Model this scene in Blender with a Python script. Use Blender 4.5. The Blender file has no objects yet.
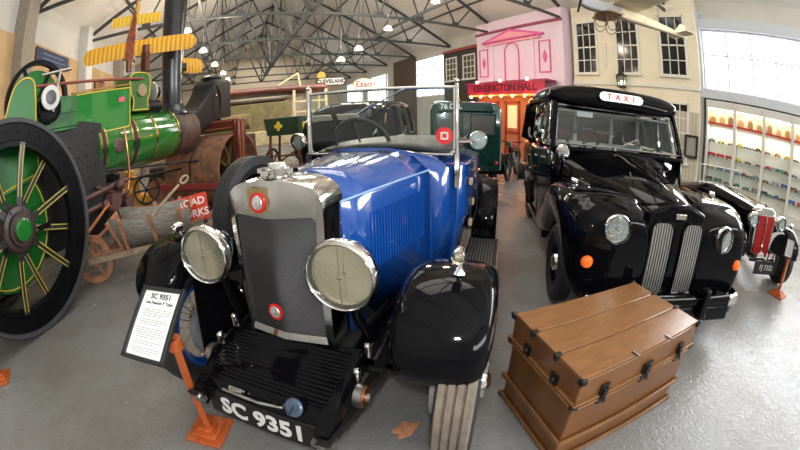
import bpy, bmesh, math, random
from mathutils import Matrix, Vector
random.seed(7)
S = bpy.context.scene
COL = S.collection
PI = math.pi
R = math.radians

# ------------------------------------------------------------------ camera
cd = bpy.data.cameras.new('camera')
cam = bpy.data.objects.new('camera', cd); COL.objects.link(cam); S.camera = cam
cd.type = 'PANO'; cd.sensor_fit = 'HORIZONTAL'; cd.sensor_width = 36; cd.sensor_height = 20.25
cd.panorama_type = 'FISHEYE_EQUISOLID'
cd.fisheye_lens = 365 / 800 * 36
cd.fisheye_fov = R(200)
cam.matrix_world = Matrix.Translation((0, 0, 1.6)) @ (Matrix.Rotation(-R(26), 4, 'Z') @ Matrix.Rotation(PI/2 - R(17), 4, 'X') @ Matrix.Rotation(-R(1), 4, 'Z'))
# ------------------------------------------------------------------ world, exposure, large lights
S.view_settings.view_transform = 'Standard'; S.view_settings.look = 'None'
S.view_settings.gamma = 1; S.view_settings.use_curve_mapping = False
S.view_settings.exposure = 0.3
w = bpy.data.worlds.new('world'); S.world = w; w.use_nodes = True
w.node_tree.nodes['Background'].inputs[0].default_value = (.75, .82, .95, 1)
w.node_tree.nodes['Background'].inputs[1].default_value = .6
S.cycles.max_bounces = 7; S.cycles.diffuse_bounces = 3; S.cycles.glossy_bounces = 4; S.cycles.transparent_max_bounces = 12
S.cycles.sample_clamp_indirect = 6; S.cycles.caustics_reflective = False; S.cycles.caustics_refractive = False
DAY = 2.6          # strength of the daylit window panes
def area(name, loc, rot, sx, sy, e, col=(1, 1, 1)):
    l = bpy.data.lights.new(name, 'AREA'); l.shape = 'RECTANGLE'; l.size = sx; l.size_y = sy; l.energy = e; l.color = col
    o = bpy.data.objects.new(name, l); o.location = loc; o.rotation_euler = rot; COL.objects.link(o); return o
# daylight from the right wall's long clerestory; unseen fill light added behind the camera
area('daylight_right', (11.0, -1.5, 4.1), (0, R(90), 0), 1.8, 9.0, 700, (.93, .96, 1))
area('fill_behind_camera', (2.5, -7.6, 4.4), (R(104), 0, 0), 8, 1.6, 620, (1, .98, .95))
# unseen fill lights added over the nave, facing down
for _y in (6.0, 16.0, 26.0, 34.0):
    area('nave_fill', (2.85, _y, 8.6), (0, 0, 0), 5, 4, 240, (1, .95, .86))
# the flash on the camera
fl = bpy.data.lights.new('camera_flash', 'AREA'); fl.shape = 'RECTANGLE'; fl.size = .09; fl.size_y = .05; fl.energy = 15
flo = bpy.data.objects.new('camera_flash', fl); flo.location = (0, -.02, 1.74); flo.rotation_euler = (R(68), 0, -R(22)); COL.objects.link(flo)

# ------------------------------------------------------------------ materials
MC = {}
def mat(name, col, rough=.5, metal=0., var=0., vscale=6., bump=0., bscale=30., coat=0., emit=None, es=0., spec=None, stretch=None, col2=None):
    if name in MC: return MC[name]
    m = bpy.data.materials.new(name); MC[name] = m; m.use_nodes = True
    nt = m.node_tree; b = nt.nodes['Principled BSDF']
    c = (*col, 1)
    b.inputs['Base Color'].default_value = c; b.inputs['Roughness'].default_value = rough; b.inputs['Metallic'].default_value = metal
    if coat: b.inputs['Coat Weight'].default_value = coat; b.inputs['Coat Roughness'].default_value = .04
    if spec is not None: b.inputs['Specular IOR Level'].default_value = spec
    tc = nt.nodes.new('ShaderNodeTexCoord'); src = tc.outputs['Object']
    if stretch:
        mp = nt.nodes.new('ShaderNodeMapping'); mp.inputs['Scale'].default_value = stretch; nt.links.new(src, mp.inputs[0]); src = mp.outputs[0]
    if var or col2:
        n = nt.nodes.new('ShaderNodeTexNoise'); n.inputs['Scale'].default_value = vscale; n.inputs['Detail'].default_value = 6
        nt.links.new(src, n.inputs['Vector'])
        r = nt.nodes.new('ShaderNodeValToRGB'); nt.links.new(n.outputs['Fac'], r.inputs[0])
        r.color_ramp.elements[0].position = .35; r.color_ramp.elements[1].position = .68
        if col2: a, z = (*col2, 1), c
        else: a = (*[x * (1 - var) for x in col], 1); z = (*[min(1, x * (1 + var)) for x in col], 1)
        r.color_ramp.elements[0].color = a; r.color_ramp.elements[1].color = z
        nt.links.new(r.outputs[0], b.inputs['Base Color'])
    if bump:
        n2 = nt.nodes.new('ShaderNodeTexNoise'); n2.inputs['Scale'].default_value = bscale; n2.inputs['Detail'].default_value = 5
        nt.links.new(src, n2.inputs['Vector'])
        bp = nt.nodes.new('ShaderNodeBump'); bp.inputs['Strength'].default_value = bump; bp.inputs['Distance'].default_value = .02
        nt.links.new(n2.outputs['Fac'], bp.inputs['Height']); nt.links.new(bp.outputs[0], b.inputs['Normal'])
    if emit:
        b.inputs['Emission Color'].default_value = (*emit, 1); b.inputs['Emission Strength'].default_value = es
    return m
def glassmat(name, tint=(.9, .95, .95), refl=.0):
    if name in MC: return MC[name]
    m = bpy.data.materials.new(name); MC[name] = m; m.use_nodes = True; nt = m.node_tree; nt.nodes.clear()
    o = nt.nodes.new('ShaderNodeOutputMaterial'); t = nt.nodes.new('ShaderNodeBsdfTransparent'); g = nt.nodes.new('ShaderNodeBsdfGlossy')
    t.inputs[0].default_value = (*tint, 1); g.inputs['Roughness'].default_value = .03
    f = nt.nodes.new('ShaderNodeFresnel'); f.inputs[0].default_value = 1.45
    a = nt.nodes.new('ShaderNodeMath'); a.operation = 'ADD'; a.inputs[1].default_value = refl; nt.links.new(f.outputs[0], a.inputs[0])
    x = nt.nodes.new('ShaderNodeMixShader'); nt.links.new(a.outputs[0], x.inputs[0]); nt.links.new(t.outputs[0], x.inputs[1]); nt.links.new(g.outputs[0], x.inputs[2])
    nt.links.new(x.outputs[0], o.inputs[0]); return m
def wavemat(name, c1, c2, scale, axis='Z', rough=.5, bump=.3, metal=0., dist=0.):
    if name in MC: return MC[name]
    m = mat(name, c1, rough, metal); nt = m.node_tree; b = nt.nodes['Principled BSDF']
    tc = nt.nodes.new('ShaderNodeTexCoord'); wv = nt.nodes.new('ShaderNodeTexWave'); wv.bands_direction = axis; wv.inputs['Scale'].default_value = scale
    wv.inputs['Distortion'].default_value = dist; wv.inputs['Detail'].default_value = 3
    nt.links.new(tc.outputs['Object'], wv.inputs['Vector'])
    r = nt.nodes.new('ShaderNodeValToRGB'); r.color_ramp.elements[0].color = (*c2, 1); r.color_ramp.elements[1].color = (*c1, 1)
    nt.links.new(wv.outputs['Fac'], r.inputs[0]); nt.links.new(r.outputs[0], b.inputs['Base Color'])
    bp = nt.nodes.new('ShaderNodeBump'); bp.inputs['Strength'].default_value = bump; bp.inputs['Distance'].default_value = .01
    nt.links.new(wv.outputs['Fac'], bp.inputs['Height']); nt.links.new(bp.outputs[0], b.inputs['Normal'])
    return m
def brickmat(name, c1, c2, mortar, scale=4., rough=.85):
    if name in MC: return MC[name]
    m = mat(name, c1, rough); nt = m.node_tree; b = nt.nodes['Principled BSDF']
    tc = nt.nodes.new('ShaderNodeTexCoord'); mp = nt.nodes.new('ShaderNodeMapping'); mp.inputs['Rotation'].default_value = (R(90), 0, R(90))
    # walls run along Y: brick pattern on the YZ plane
    sx = nt.nodes.new('ShaderNodeSeparateXYZ'); cx = nt.nodes.new('ShaderNodeCombineXYZ')
    ad = nt.nodes.new('ShaderNodeMath'); ad.operation = 'ADD'
    nt.links.new(tc.outputs['Object'], sx.inputs[0]); nt.links.new(sx.outputs[0], ad.inputs[0]); nt.links.new(sx.outputs[1], ad.inputs[1])
    nt.links.new(ad.outputs[0], cx.inputs[0]); nt.links.new(sx.outputs[2], cx.inputs[1])
    br = nt.nodes.new('ShaderNodeTexBrick'); br.inputs['Scale'].default_value = scale
    br.inputs['Color1'].default_value = (*c1, 1); br.inputs['Color2'].default_value = (*c2, 1); br.inputs['Mortar'].default_value = (*mortar, 1)
    nt.links.new(cx.outputs[0], br.inputs['Vector']); nt.links.new(br.outputs[0], b.inputs['Base Color'])
    return m

BLACK = mat('black_enamel', (.003, .003, .004), .06, spec=.16)
BLUE = mat('blue_enamel', (.006, .058, .27), .14, coat=1., var=.06, vscale=2)
CHROME = mat('chrome', (.83, .82, .8), .09, 1.)
NICKEL = mat('nickel_plate', (.62, .58, .52), .22, 1., var=.15, vscale=18)
DULL = mat('dull_steel', (.32, .31, .3), .38, 1., var=.25, vscale=20)
RUBBER = mat('dark_rubber', (.022, .022, .022), .6, bump=.2, bscale=60)
TYRE_TAN = mat('dusty_tread', (.40, .33, .25), .85, var=.15, vscale=25, bump=.3, bscale=50)
DARK = mat('matt_black', (.012, .012, .012), .55)
CASTIRON = mat('black_cast_iron', (.006, .006, .007), .45, spec=.3, var=.3, vscale=8, bump=.15, bscale=18)
LEATHERETTE = mat('black_leatherette', (.018, .018, .018), .42, bump=.25, bscale=40)
GLASS = glassmat('clear_glass')
LENS = glassmat('lamp_lens_glass', (1, .99, .93), .03)
def frosted(m, f, col):
    nt = m.node_tree; o = next(n for n in nt.nodes if n.type == 'OUTPUT_MATERIAL'); x = o.inputs[0].links[0].from_node
    d = nt.nodes.new('ShaderNodeBsdfDiffuse'); d.inputs[0].default_value = (*col, 1); y = nt.nodes.new('ShaderNodeMixShader'); y.inputs[0].default_value = f
    nt.links.new(x.outputs[0], y.inputs[1]); nt.links.new(d.outputs[0], y.inputs[2]); nt.links.new(y.outputs[0], o.inputs[0])
frosted(LENS, .04, (.95, .92, .78))
REFLECTOR = mat('lamp_reflector', (.98, .95, .82), .17, 1.)
SILVERREF = mat('bright_reflector', (.95, .95, .95), .16, 1., bump=.5, bscale=22)
WHITE = mat('white_paint', (.8, .8, .78), .4)
RED = mat('signal_red', (.75, .02, .02), .4)
ENGREEN = mat('engine_green', (.014, .15, .02), .14, coat=1., var=.12, vscale=3)
ENYEL = mat('lining_yellow', (.85, .55, .05), .35)
RUST = mat('rusty_iron', (.34, .155, .08), .78, col2=(.16, .085, .055), vscale=7, bump=.3, bscale=25)
BROWNP = mat('brown_engine_paint', (.13, .03, .018), .32, var=.2, vscale=5)
BRASS = mat('polished_brass', (.75, .5, .2), .2, 1.)
COPPER = mat('copper_pipe', (.55, .22, .1), .3, 1.)

# ------------------------------------------------------------------ mesh builder
class MB:
    def __init__(s): s.v = []; s.f = []; s.m = []; s.slot = 0
    def add(s, vs, fs, M=None):
        k = len(s.v)
        s.v += [tuple((M @ Vector(v)) if M is not None else v) for v in vs]
        s.f += [tuple(k + i for i in f) for f in fs]; s.m += [s.slot] * len(fs); return s
    def box(s, c, d, M=None, rot=None):
        x, y, z = [t / 2 for t in d]
        vs = [(sx*x, sy*y, sz*z) for sx in (-1, 1) for sy in (-1, 1) for sz in (-1, 1)]
        T = Matrix.Translation(c)
        if rot: T = T @ Matrix.Rotation(rot[2], 4, 'Z') @ Matrix.Rotation(rot[1], 4, 'Y') @ Matrix.Rotation(rot[0], 4, 'X')
        if M is not None: T = M @ T
        return s.add(vs, [(0,1,3,2),(4,6,7,5),(0,4,5,1),(2,3,7,6),(0,2,6,4),(1,5,7,3)], T)
    def bar(s, p, q, wd, ht=None, up=(0, 0, 1)):
        p, q = Vector(p), Vector(q); d = q - p; L = d.length
        if L < 1e-6: return s
        z = d / L; u = Vector(up)
        if abs(z.dot(u)) > .98: u = Vector((1, 0, 0))
        x = z.cross(u).normalized(); y = x.cross(z).normalized()   # y ~ up
        M = Matrix((x, y, z)).transposed().to_4x4(); M.translation = (p + q) / 2
        return s.box((0, 0, 0), (wd, ht or wd, L), M)
    def tube(s, pts, r, n=10, cap=True, closed=False):
        P = [Vector(p) for p in pts]; N = len(P); rs = r if isinstance(r, (list, tuple)) else [r] * N
        k = len(s.v); prev = None; vs = []
        for i, p in enumerate(P):
            if closed: t = (P[(i+1) % N] - P[i-1])
            else: t = P[min(i+1, N-1)] - P[max(i-1, 0)]
            t.normalize()
            if prev is None:
                a = Vector((0, 0, 1)) if abs(t.z) < .9 else Vector((1, 0, 0)); x = t.cross(a).normalized()
            else:
                x = prev - t * prev.dot(t)
                if x.length < 1e-5: x = t.orthogonal()
                x.normalize()
            prev = x; y = t.cross(x)
            vs += [tuple(p + (x * math.cos(2*PI*j/n) + y * math.sin(2*PI*j/n)) * rs[i]) for j in range(n)]
        fs = []
        for i in range(N if closed else N - 1):
            a, b = i * n, ((i + 1) % N) * n
            fs += [(a + j, a + (j+1) % n, b + (j+1) % n, b + j) for j in range(n)]
        if cap and not closed: fs += [tuple(range(n-1, -1, -1)), tuple((N-1)*n + j for j in range(n))]
        return s.add(vs, fs)
    def lathe(s, prof, M=None, n=32, close=False):
        """prof: list of (radius, height) turned round local Z"""
        vs = []; N = len(prof)
        for r, h in prof: vs += [(r * math.cos(2*PI*j/n), r * math.sin(2*PI*j/n), h) for j in range(n)]
        fs = []
        for i in range(N if close else N - 1):
            a, b = i * n, ((i + 1) % N) * n
            fs += [(a + j, a + (j+1) % n, b + (j+1) % n, b + j) for j in range(n)]
        if not close:
            if prof[0][0] > 1e-4: fs.append(tuple(range(n-1, -1, -1)))
            if prof[-1][0] > 1e-4: fs.append(tuple((N-1)*n + j for j in range(n)))
        return s.add(vs, fs, M)
    def cyl(s, p, q, r, n=20, r2=None):
        return s.lathe([(r, 0), (r if r2 is None else r2, (Vector(q) - Vector(p)).length)], axis(p, q), n)
    def sphere(s, c, r, n=16, sc=(1, 1, 1)):
        m = n // 2
        pr = [(r * math.sin(PI * i / m), -r * math.cos(PI * i / m)) for i in range(m + 1)]
        return s.lathe(pr, Matrix.Translation(c) @ Matrix.Diagonal((*sc, 1)), n)
    def loft(s, rings, cap=True, closed=True, M=None):
        n = len(rings[0]); vs = [p for r in rings for p in r]; fs = []
        for i in range(len(rings) - 1):
            for j in range(n if closed else n - 1):
                a, b = i*n + j, i*n + (j+1) % n
                fs.append((a, b, b + n, a + n))
        if cap and closed: fs += [tuple(range(n-1, -1, -1)), tuple((len(rings)-1)*n + j for j in range(n))]
        return s.add(vs, fs, M)
    def prism(s, poly, lo, hi, ax='x', M=None):
        """poly: 2D points; extruded along axis ax from lo to hi (x: poly=(y,z); y: poly=(x,z); z: poly=(x,y))"""
        def P(p, t): return {'x': (t, p[0], p[1]), 'y': (p[0], t, p[1]), 'z': (p[0], p[1], t)}[ax]
        n = len(poly); vs = [P(p, lo) for p in poly] + [P(p, hi) for p in poly]
        fs = [tuple(range(n-1, -1, -1)), tuple(range(n, 2*n))] + [(j, (j+1) % n, n + (j+1) % n, n + j) for j in range(n)]
        return s.add(vs, fs, M)
    def build(s, name, m, parent=None, smooth=True, bevel=0, solid=0, sub=0, ang=38):
        me = bpy.data.meshes.new(name); me.from_pydata(s.v, [], s.f)
        bm = bmesh.new(); bm.from_mesh(me); bmesh.ops.remove_doubles(bm, verts=bm.verts, dist=1e-5)
        bmesh.ops.recalc_face_normals(bm, faces=bm.faces); bm.to_mesh(me); bm.free()
        ms = m if isinstance(m, (list, tuple)) else [m]
        for x in ms: me.materials.append(x)
        if len(ms) > 1 and len(me.polygons) == len(s.m):
            for p, k in zip(me.polygons, s.m): p.material_index = k
        if smooth:
            for p in me.polygons: p.use_smooth = True
            me.set_sharp_from_angle(angle=R(ang))
        o = bpy.data.objects.new(name, me); COL.objects.link(o)
        if parent: o.parent = parent
        if solid: md = o.modifiers.new('s', 'SOLIDIFY'); md.thickness = solid; md.offset = 0
        if sub: md = o.modifiers.new('u', 'SUBSURF'); md.levels = sub; md.render_levels = sub
        if bevel: md = o.modifiers.new('b', 'BEVEL'); md.width = bevel; md.segments = 2; md.limit_method = 'ANGLE'; md.angle_limit = R(40)
        return o
def axis(p, q):
    p, q = Vector(p), Vector(q); z = (q - p).normalized(); x = z.orthogonal().normalized(); y = z.cross(x)
    M = Matrix((x, y, z)).transposed().to_4x4(); M.translation = p; return M
def tag(o, label=None, cat=None, group=None, kind=None):
    if label: o['label'] = label
    if cat: o['category'] = cat
    if group: o['group'] = group
    if kind: o['kind'] = kind
    return o
def thing(name, label, cat, loc=(0, 0, 0), rz=0, group=None):
    o = bpy.data.objects.new(name, None); o.empty_display_size = .1; COL.objects.link(o); o.location = loc; o.rotation_euler = (0, 0, rz)
    return tag(o, label, cat, group)
def struct(o): o['kind'] = 'structure'; return o
def copy_tree(o, parent=None):
    c = o.copy(); COL.objects.link(c)
    if parent: c.parent = parent
    for ch in list(o.children): copy_tree(ch, c)
    return c
def crom(P, n=6, closed=False):
    out = []; N = len(P)
    for i in range(N if closed else N - 1):
        g = lambda k: P[k % N] if closed else P[max(0, min(N-1, k))]
        a, b, c, d = g(i-1), g(i), g(i+1), g(i+2)
        for j in range(n):
            t = j / n
            out.append(tuple(.5 * (2*b[k] + (c[k]-a[k])*t + (2*a[k]-5*b[k]+4*c[k]-d[k])*t*t + (3*b[k]-a[k]-3*c[k]+d[k])*t**3) for k in range(len(b))))
    if not closed: out.append(tuple(P[-1]))
    return out
def text(body, size, ext, m, parent, M, name='lettering', bold=0., sx=1.):
    c = bpy.data.curves.new('t', 'FONT'); c.body = body; c.size = size; c.extrude = ext; c.align_x = 'CENTER'; c.align_y = 'CENTER'; c.offset = bold; c.resolution_u = 3
    t = bpy.data.objects.new('t', c); COL.objects.link(t)
    bpy.context.view_layer.update()
    me = bpy.data.meshes.new_from_object(t.evaluated_get(bpy.context.evaluated_depsgraph_get()))
    bpy.data.objects.remove(t); bpy.data.curves.remove(c)
    me.transform(M @ Matrix.Diagonal((sx, 1, 1, 1))); me.materials.clear(); me.materials.append(m)
    o = bpy.data.objects.new(name, me); COL.objects.link(o)
    if parent: o.parent = parent
    return o
def frame(origin, xdir, ydir):
    """matrix whose local X,Y are the given directions, Z = X x Y (text faces +Z)"""
    x = Vector(xdir).normalized(); y = Vector(ydir).normalized(); z = x.cross(y).normalized(); y = z.cross(x)
    M = Matrix((x, y, z)).transposed().to_4x4(); M.translation = origin; return M
def ellipse_ring(y, hw, zb, zt, n=28, e=2.6, x0=0.):
    zc = (zb+zt)/2; hh = (zt-zb)/2; out = []
    for j in range(n):
        a = 2*PI*j/n; c, s_ = math.cos(a), math.sin(a)
        out.append((x0 + hw * math.copysign(abs(c)**(2/e), c), y, zc + hh * math.copysign(abs(s_)**(2/e), s_)))
    return out
# ================================================================== SETTING
XL, XR, YF, YB, EAVE = -5.75, 11.45, -8.0, 38.0, 6.05
XM = (XL + XR) / 2; SL = .50; TE = 5.65; RIDGE = EAVE + (XR - XM) * SL
def floor_material():
    m = mat('grey_floor_paint', (.22, .23, .235), .33, bump=0); nt = m.node_tree; b = nt.nodes['Principled BSDF']
    tc = nt.nodes.new('ShaderNodeTexCoord')
    n = nt.nodes.new('ShaderNodeTexNoise'); n.inputs['Scale'].default_value = .9; n.inputs['Detail'].default_value = 8; n.inputs['Roughness'].default_value = .65
    nt.links.new(tc.outputs['Object'], n.inputs['Vector'])
    r = nt.nodes.new('ShaderNodeValToRGB'); e = r.color_ramp.elements
    e[0].position = .3; e[0].color = (.165, .15, .128, 1); e[1].position = .62; e[1].color = (.235, .242, .245, 1)
    nt.links.new(n.outputs['Fac'], r.inputs[0]); nt.links.new(r.outputs[0], b.inputs['Base Color'])
    mp = nt.nodes.new('ShaderNodeMapping'); mp.inputs['Scale'].default_value = (1.6, 1., 1); mp.inputs['Rotation'].default_value = (0, 0, .6)
    nt.links.new(tc.outputs['Object'], mp.inputs[0])
    n2 = nt.nodes.new('ShaderNodeTexNoise'); n2.inputs['Scale'].default_value = 22; n2.inputs['Detail'].default_value = 5; n2.inputs['Distortion'].default_value = 1.2
    nt.links.new(mp.outputs[0], n2.inputs['Vector'])
    bp = nt.nodes.new('ShaderNodeBump'); bp.inputs['Strength'].default_value = .5; bp.inputs['Distance'].default_value = .012
    nt.links.new(n2.outputs['Fac'], bp.inputs['Height']); nt.links.new(bp.outputs[0], b.inputs['Normal'])
    n3 = nt.nodes.new('ShaderNodeTexNoise'); n3.inputs['Scale'].default_value = 1.7; nt.links.new(tc.outputs['Object'], n3.inputs['Vector'])
    mr = nt.nodes.new('ShaderNodeMapRange'); mr.inputs['To Min'].default_value = .17; mr.inputs['To Max'].default_value = .34
    nt.links.new(n3.outputs['Fac'], mr.inputs[0]); nt.links.new(mr.outputs[0], b.inputs['Roughness'])
    return m
b = MB(); b.box((XM, (YF+YB)/2, -.1), (XR-XL+.6, YB-YF+.6, .2)); struct(b.build('floor', floor_material(), smooth=False))
PLASTER = mat('cream_plaster', (.60, .58, .52), .75, var=.05, vscale=1.2)
CEIL = mat('roof_lining', (.80, .77, .71), .8, var=.06, vscale=.7)
b = MB()
for sx, xe in ((-1, XL-.3), (1, XR+.3)):
    ze = RIDGE - abs(xe-XM)*SL
    b.prism([(xe, ze), (XM, RIDGE), (XM, RIDGE+.15), (xe, ze+.15)], YF-.3, YB+.3, 'y')
struct(b.build('ceiling', CEIL, smooth=False))
def gable(y0, y1):
    b = MB(); b.prism([(XL-.2, 0), (XR+.2, 0), (XR+.2, EAVE-.1), (XM, RIDGE), (XL-.2, EAVE-.1)], y0, y1, 'y'); return b
struct(gable(YB, YB+.2).build('wall_back', mat('tan_gable', (.70, .60, .44), .8, var=.08, vscale=1.), smooth=False))
struct(gable(YF-.2, YF).build('wall_front', mat('white_front_wall', (.66, .66, .65), .7), smooth=False))
b = MB(); b.box((XR+.1, (YF+YB)/2, EAVE/2), (.2, YB-YF, EAVE)); struct(b.build('wall_right', PLASTER, smooth=False))
b = MB(); b.box((XL-.1, (YF+YB)/2, EAVE/2), (.2, YB-YF, EAVE)); struct(b.build('wall_left', mat('left_white_plaster', (.55, .54, .5), .8, var=.05, vscale=1), smooth=False))
b = MB(); b.box((XL+.03, 21, 2.42), (.06, 33.6, 4.84)); struct(b.build('trim_20', mat('buff_wall_panelling', (.50, .34, .17), .75, var=.12, vscale=1.5), smooth=False))
# roof trusses
STEEL = mat('grey_truss_steel', (.045, .05, .05), .5, var=.2, vscale=5)
def truss(y, n):
    b = MB(); hw = (XR - XL)/2; xa, xb = XL+.05, XR-.05
    z0 = TE - .05
    def raf(x): return TE + .05 + (hw - abs(x - XM)) * .52
    b.bar((xa, y, z0), (xb, y, z0), .08, .10)
    b.bar((xa, y, z0+.05), (XM, y, raf(XM)), .09, .12); b.bar((xb, y, z0+.05), (XM, y, raf(XM)), .09, .12)
    for sg in (-1, 1):
        X = [XM + sg * hw * t for t in (0, .2, .4, .6, .8)]
        b.bar((XM, y+.02, z0), (XM + sg*hw*.2, y, raf(XM + sg*hw*.2)), .06, .08)
        for k in (1, 2, 3):
            lo = XM + sg*hw*(.1 + .2*k)
            b.bar((lo, y, z0), (X[k], y, raf(X[k])), .045, .055); b.bar((lo, y, z0), (X[k+1], y, raf(X[k+1])), .045, .055)
        b.bar((XM + sg*hw*.2, y, raf(XM+sg*hw*.2)), (XM+sg*.1, y, z0), .05, .07)
        for k in (1, 2, 3): b.box((XM + sg*hw*(.1+.2*k), y, z0+.08), (.34, .03, .22))
    b.bar((XM, y, z0), (XM, y, raf(XM)), .07, .09)
    struct(b.build('trim_%d' % n, STEEL, smooth=False))
for i in range(8): truss(4.15 + 4.2*i, i+1)
b = MB()
for x in (-1.05, 2.85, 6.75): b.bar((x, 4.15, TE), (x, 33.6, TE), .08, .1)
for t in (0, .4, .8):
    for sg in ((-1, 1) if t else (1,)):
        x = XM + sg*8.6*t; b.bar((x, YF, RIDGE-.08-abs(x-XM)*SL), (x, YB, RIDGE-.08-abs(x-XM)*SL), .05, .08)
for i in range(7):
    y = 4.15 + 4.2*i
    b.bar((XM, y, TE), (XM, y+4.2, RIDGE-.3), .045, .055)
struct(b.build('trim_9', STEEL, smooth=False))
# wall posts
PB = brickmat('pale_brick', (.30, .26, .20), (.24, .2, .16), (.35, .32, .27), 5.)
for n, (y, m) in enumerate(((7.75, PB), (12.35, mat('pier_white', (.58, .58, .56), .8, var=.05)), (16.7, PB), (20.9, PB))):
    b = MB(); b.box((XL+.2, y, EAVE/2), (.4, .62, EAVE)); struct(b.build('trim_%d' % (21+n), m, smooth=False))
# clerestory window of the right wall, nearest the camera
DAYL = mat('daylit_pane', (.8, .85, .9), .3, emit=(.93, .96, 1), es=DAY)
DAYS = mat('daylit_pane_far', (.8, .85, .9), .3, emit=(.93, .96, 1), es=3.2)
WFR = mat('window_bar', (.62, .64, .68), .5)
def big_window(n, y0, y1, z0, z1, cols, rows, m, x=XR-.02, t=.05):
    fr = MB()
    for i in range(cols+1):
        y = y0 + (y1-y0)*i/cols; fr.box((x-.06, y, (z0+z1)/2), (.1, t, z1-z0))
    for j in range(rows+1):
        z = z0 + (z1-z0)*j/rows if j in (0, rows) else z0 + (z1-z0)*(.58 if rows == 2 else j/rows)
        fr.box((x-.055, (y0+y1)/2, z), (.09, y1-y0, t*.8))
    o = struct(fr.build('window_%d' % n, WFR, smooth=False))
    p = MB(); p.box((x-.01, (y0+y1)/2, (z0+z1)/2), (.02, y1-y0, z1-z0)); p.build('window_pane', m, o, smooth=False)
big_window(1, -7.4, 3.0, 3.2, 5.02, 12, 2, DAYL)
big_window(2, 17.3, 20.5, 2.9, 5.25, 5, 5, DAYS)
big_window(3, 25.2, 29.0, 2.3, 4.95, 5, 5, DAYS)
big_window(4, 30.5, 34.5, 2.3, 4.95, 5, 5, DAYS)
b = MB(); b.box((XR-.12, -2.2, 5.22), (.24, 10.6, .34)); b.box((XR-.2, -2.2, 3.02), (.4, 10.6, .24)); b.box((XR-.16, 3.08, 2.8), (.32, .12, 5.6))
struct(b.build('trim_10', mat('pale_grey_trim', (.55, .58, .62), .6), smooth=False))
b = MB(); b.box((XR-.1, 22.2, 2.8), (.2, 3.0, 5.6)); struct(b.build('trim_11', brickmat('brown_brick', (.10, .055, .035), (.07, .04, .028), (.2, .17, .14), 4.), smooth=False))
# ceiling lamps
def ceiling_lamp(i, loc, lab):
    t = thing('ceiling_lamp', lab, 'ceiling lamp', loc, 0, 'round lamps hung under the roof')
    b = MB(); b.lathe([(.06, 0.14), (.12, .09), (.15, 0), (.138, 0), (.11, .08), (.05, .12)]); b.build('shade', mat('lamp_shade_grey', (.5, .48, .42), .4), t)
    b = MB(); b.lathe([(0, .005), (.11, .005), (.11, .05), (0, .07)]); b.build('bulb', mat('lamp_glow', (1, .9, .7), .4, emit=(1, .82, .55), es=14), t)
    b = MB(); z = RIDGE - abs(loc[0]-XM)*SL - loc[2]; b.tube([(0, 0, .14), (0, 0, z)], .012, 6); b.build('rod', DARK, t)
    l = bpy.data.lights.new('ceiling_lamp_light', 'POINT'); l.energy = 115; l.color = (1, .86, .68); l.shadow_soft_size = .25
    o = bpy.data.objects.new('ceiling_lamp_light', l); o.location = (loc[0], loc[1], loc[2]+.55); COL.objects.link(o)
for i, (p, l) in enumerate([((5.6, 8.9, 5.1), 'nearest round lamp high above the timber front'), ((4.86, 10.58, 4.51), 'round lamp under the roof, second from the nearest'),
        ((4.05, 11.06, 3.87), 'round lamp hanging left of the bright far window'), ((3.52, 11.31, 3.53), 'small round lamp above the saloon roof'),
        ((-1.46, 11.45, 4.86), 'round lamp shining just right of the black chimney'), ((-.92, 11.68, 4.17), 'warm lamp below the chimney-side lamp'),
        ((-.6, 13.3, 3.95), 'warm lamp above the black casting of the roller, highest of three'), ((-.33, 15.3, 3.9), 'warm lamp above the roller casting, middle of three'),
        ((-.16, 17.5, 3.9), 'warm lamp above the roller casting, lowest of three')]): ceiling_lamp(i, p, l)

# ================================================================== STREET FRONTS on the right wall
def sash(parent, x, yc, zc, w_, h_, cols, rows, fm, pm, ft=.07, bt=.03, dep=.06, name='window'):
    """sash window facing -X"""
    b = MB()
    b.box((x, yc-w_/2, zc), (dep, ft, h_+ft)); b.box((x, yc+w_/2, zc), (dep, ft, h_+ft)); b.box((x, yc, zc+h_/2), (dep, w_, ft)); b.box((x-.02, yc, zc-h_/2-.02), (dep+.06, w_+.16, ft*1.3))
    for i in range(1, cols): b.box((x+.005, yc-w_/2+w_*i/cols, zc), (dep*.6, bt, h_))
    for j in range(1, rows): b.box((x+.005, yc, zc-h_/2+h_*j/rows), (dep*.6, w_, bt*(1.6 if j == rows//2 else 1)))
    o = b.build(name, fm, parent, smooth=False)
    g = MB(); g.box((x+.02, yc, zc), (.02, w_, h_)); g.build('pane', pm, o, smooth=False)
    return o
DPANE = mat('dark_window_pane', (.012, .011, .012), .12)
SASHW = mat('sash_cream', (.72, .70, .62), .5)
t = thing('cream_house_front', 'cream rendered house front with white sash windows behind the taxi', 'building front', (11.2, 5.6, 0))
b = MB(); b.box((0, 0, EAVE/2), (.4, 5.0, EAVE-.02)); b.build('wall', mat('cream_render', (.80, .72, .55), .8, var=.04, vscale=1.5), t, smooth=False)
for y, w_ in ((7.45, .88), (5.74, .88), (3.98, .92)): sash(t, -.22, y-5.6, 4.42, w_, 1.92, 3, 4, SASHW, DPANE)
sash(t, -.22, 3.98-5.6, 1.75, .92, 1.75, 3, 4, SASHW, DPANE)
sash(t, -.22, 6.6-5.6, 1.75, 1.3, 1.75, 4, 4, SASHW, DPANE)
b = MB(); b.box((-.23, 0, 3.1), (.05, 5.0, .1)); b.box((-.22, 1.05, 4.1), (.06, .07, .9)); b.build('moulding', SASHW, t, smooth=False)
b = MB(); b.box((-.21, -1.5, 1.2), (.03, 1.9, 2.4)); b.build('panelled_dado', wavemat('cream_boards', (.55, .5, .4), (.42, .38, .3), 2.4, 'Y', .6), t, smooth=False)
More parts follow.
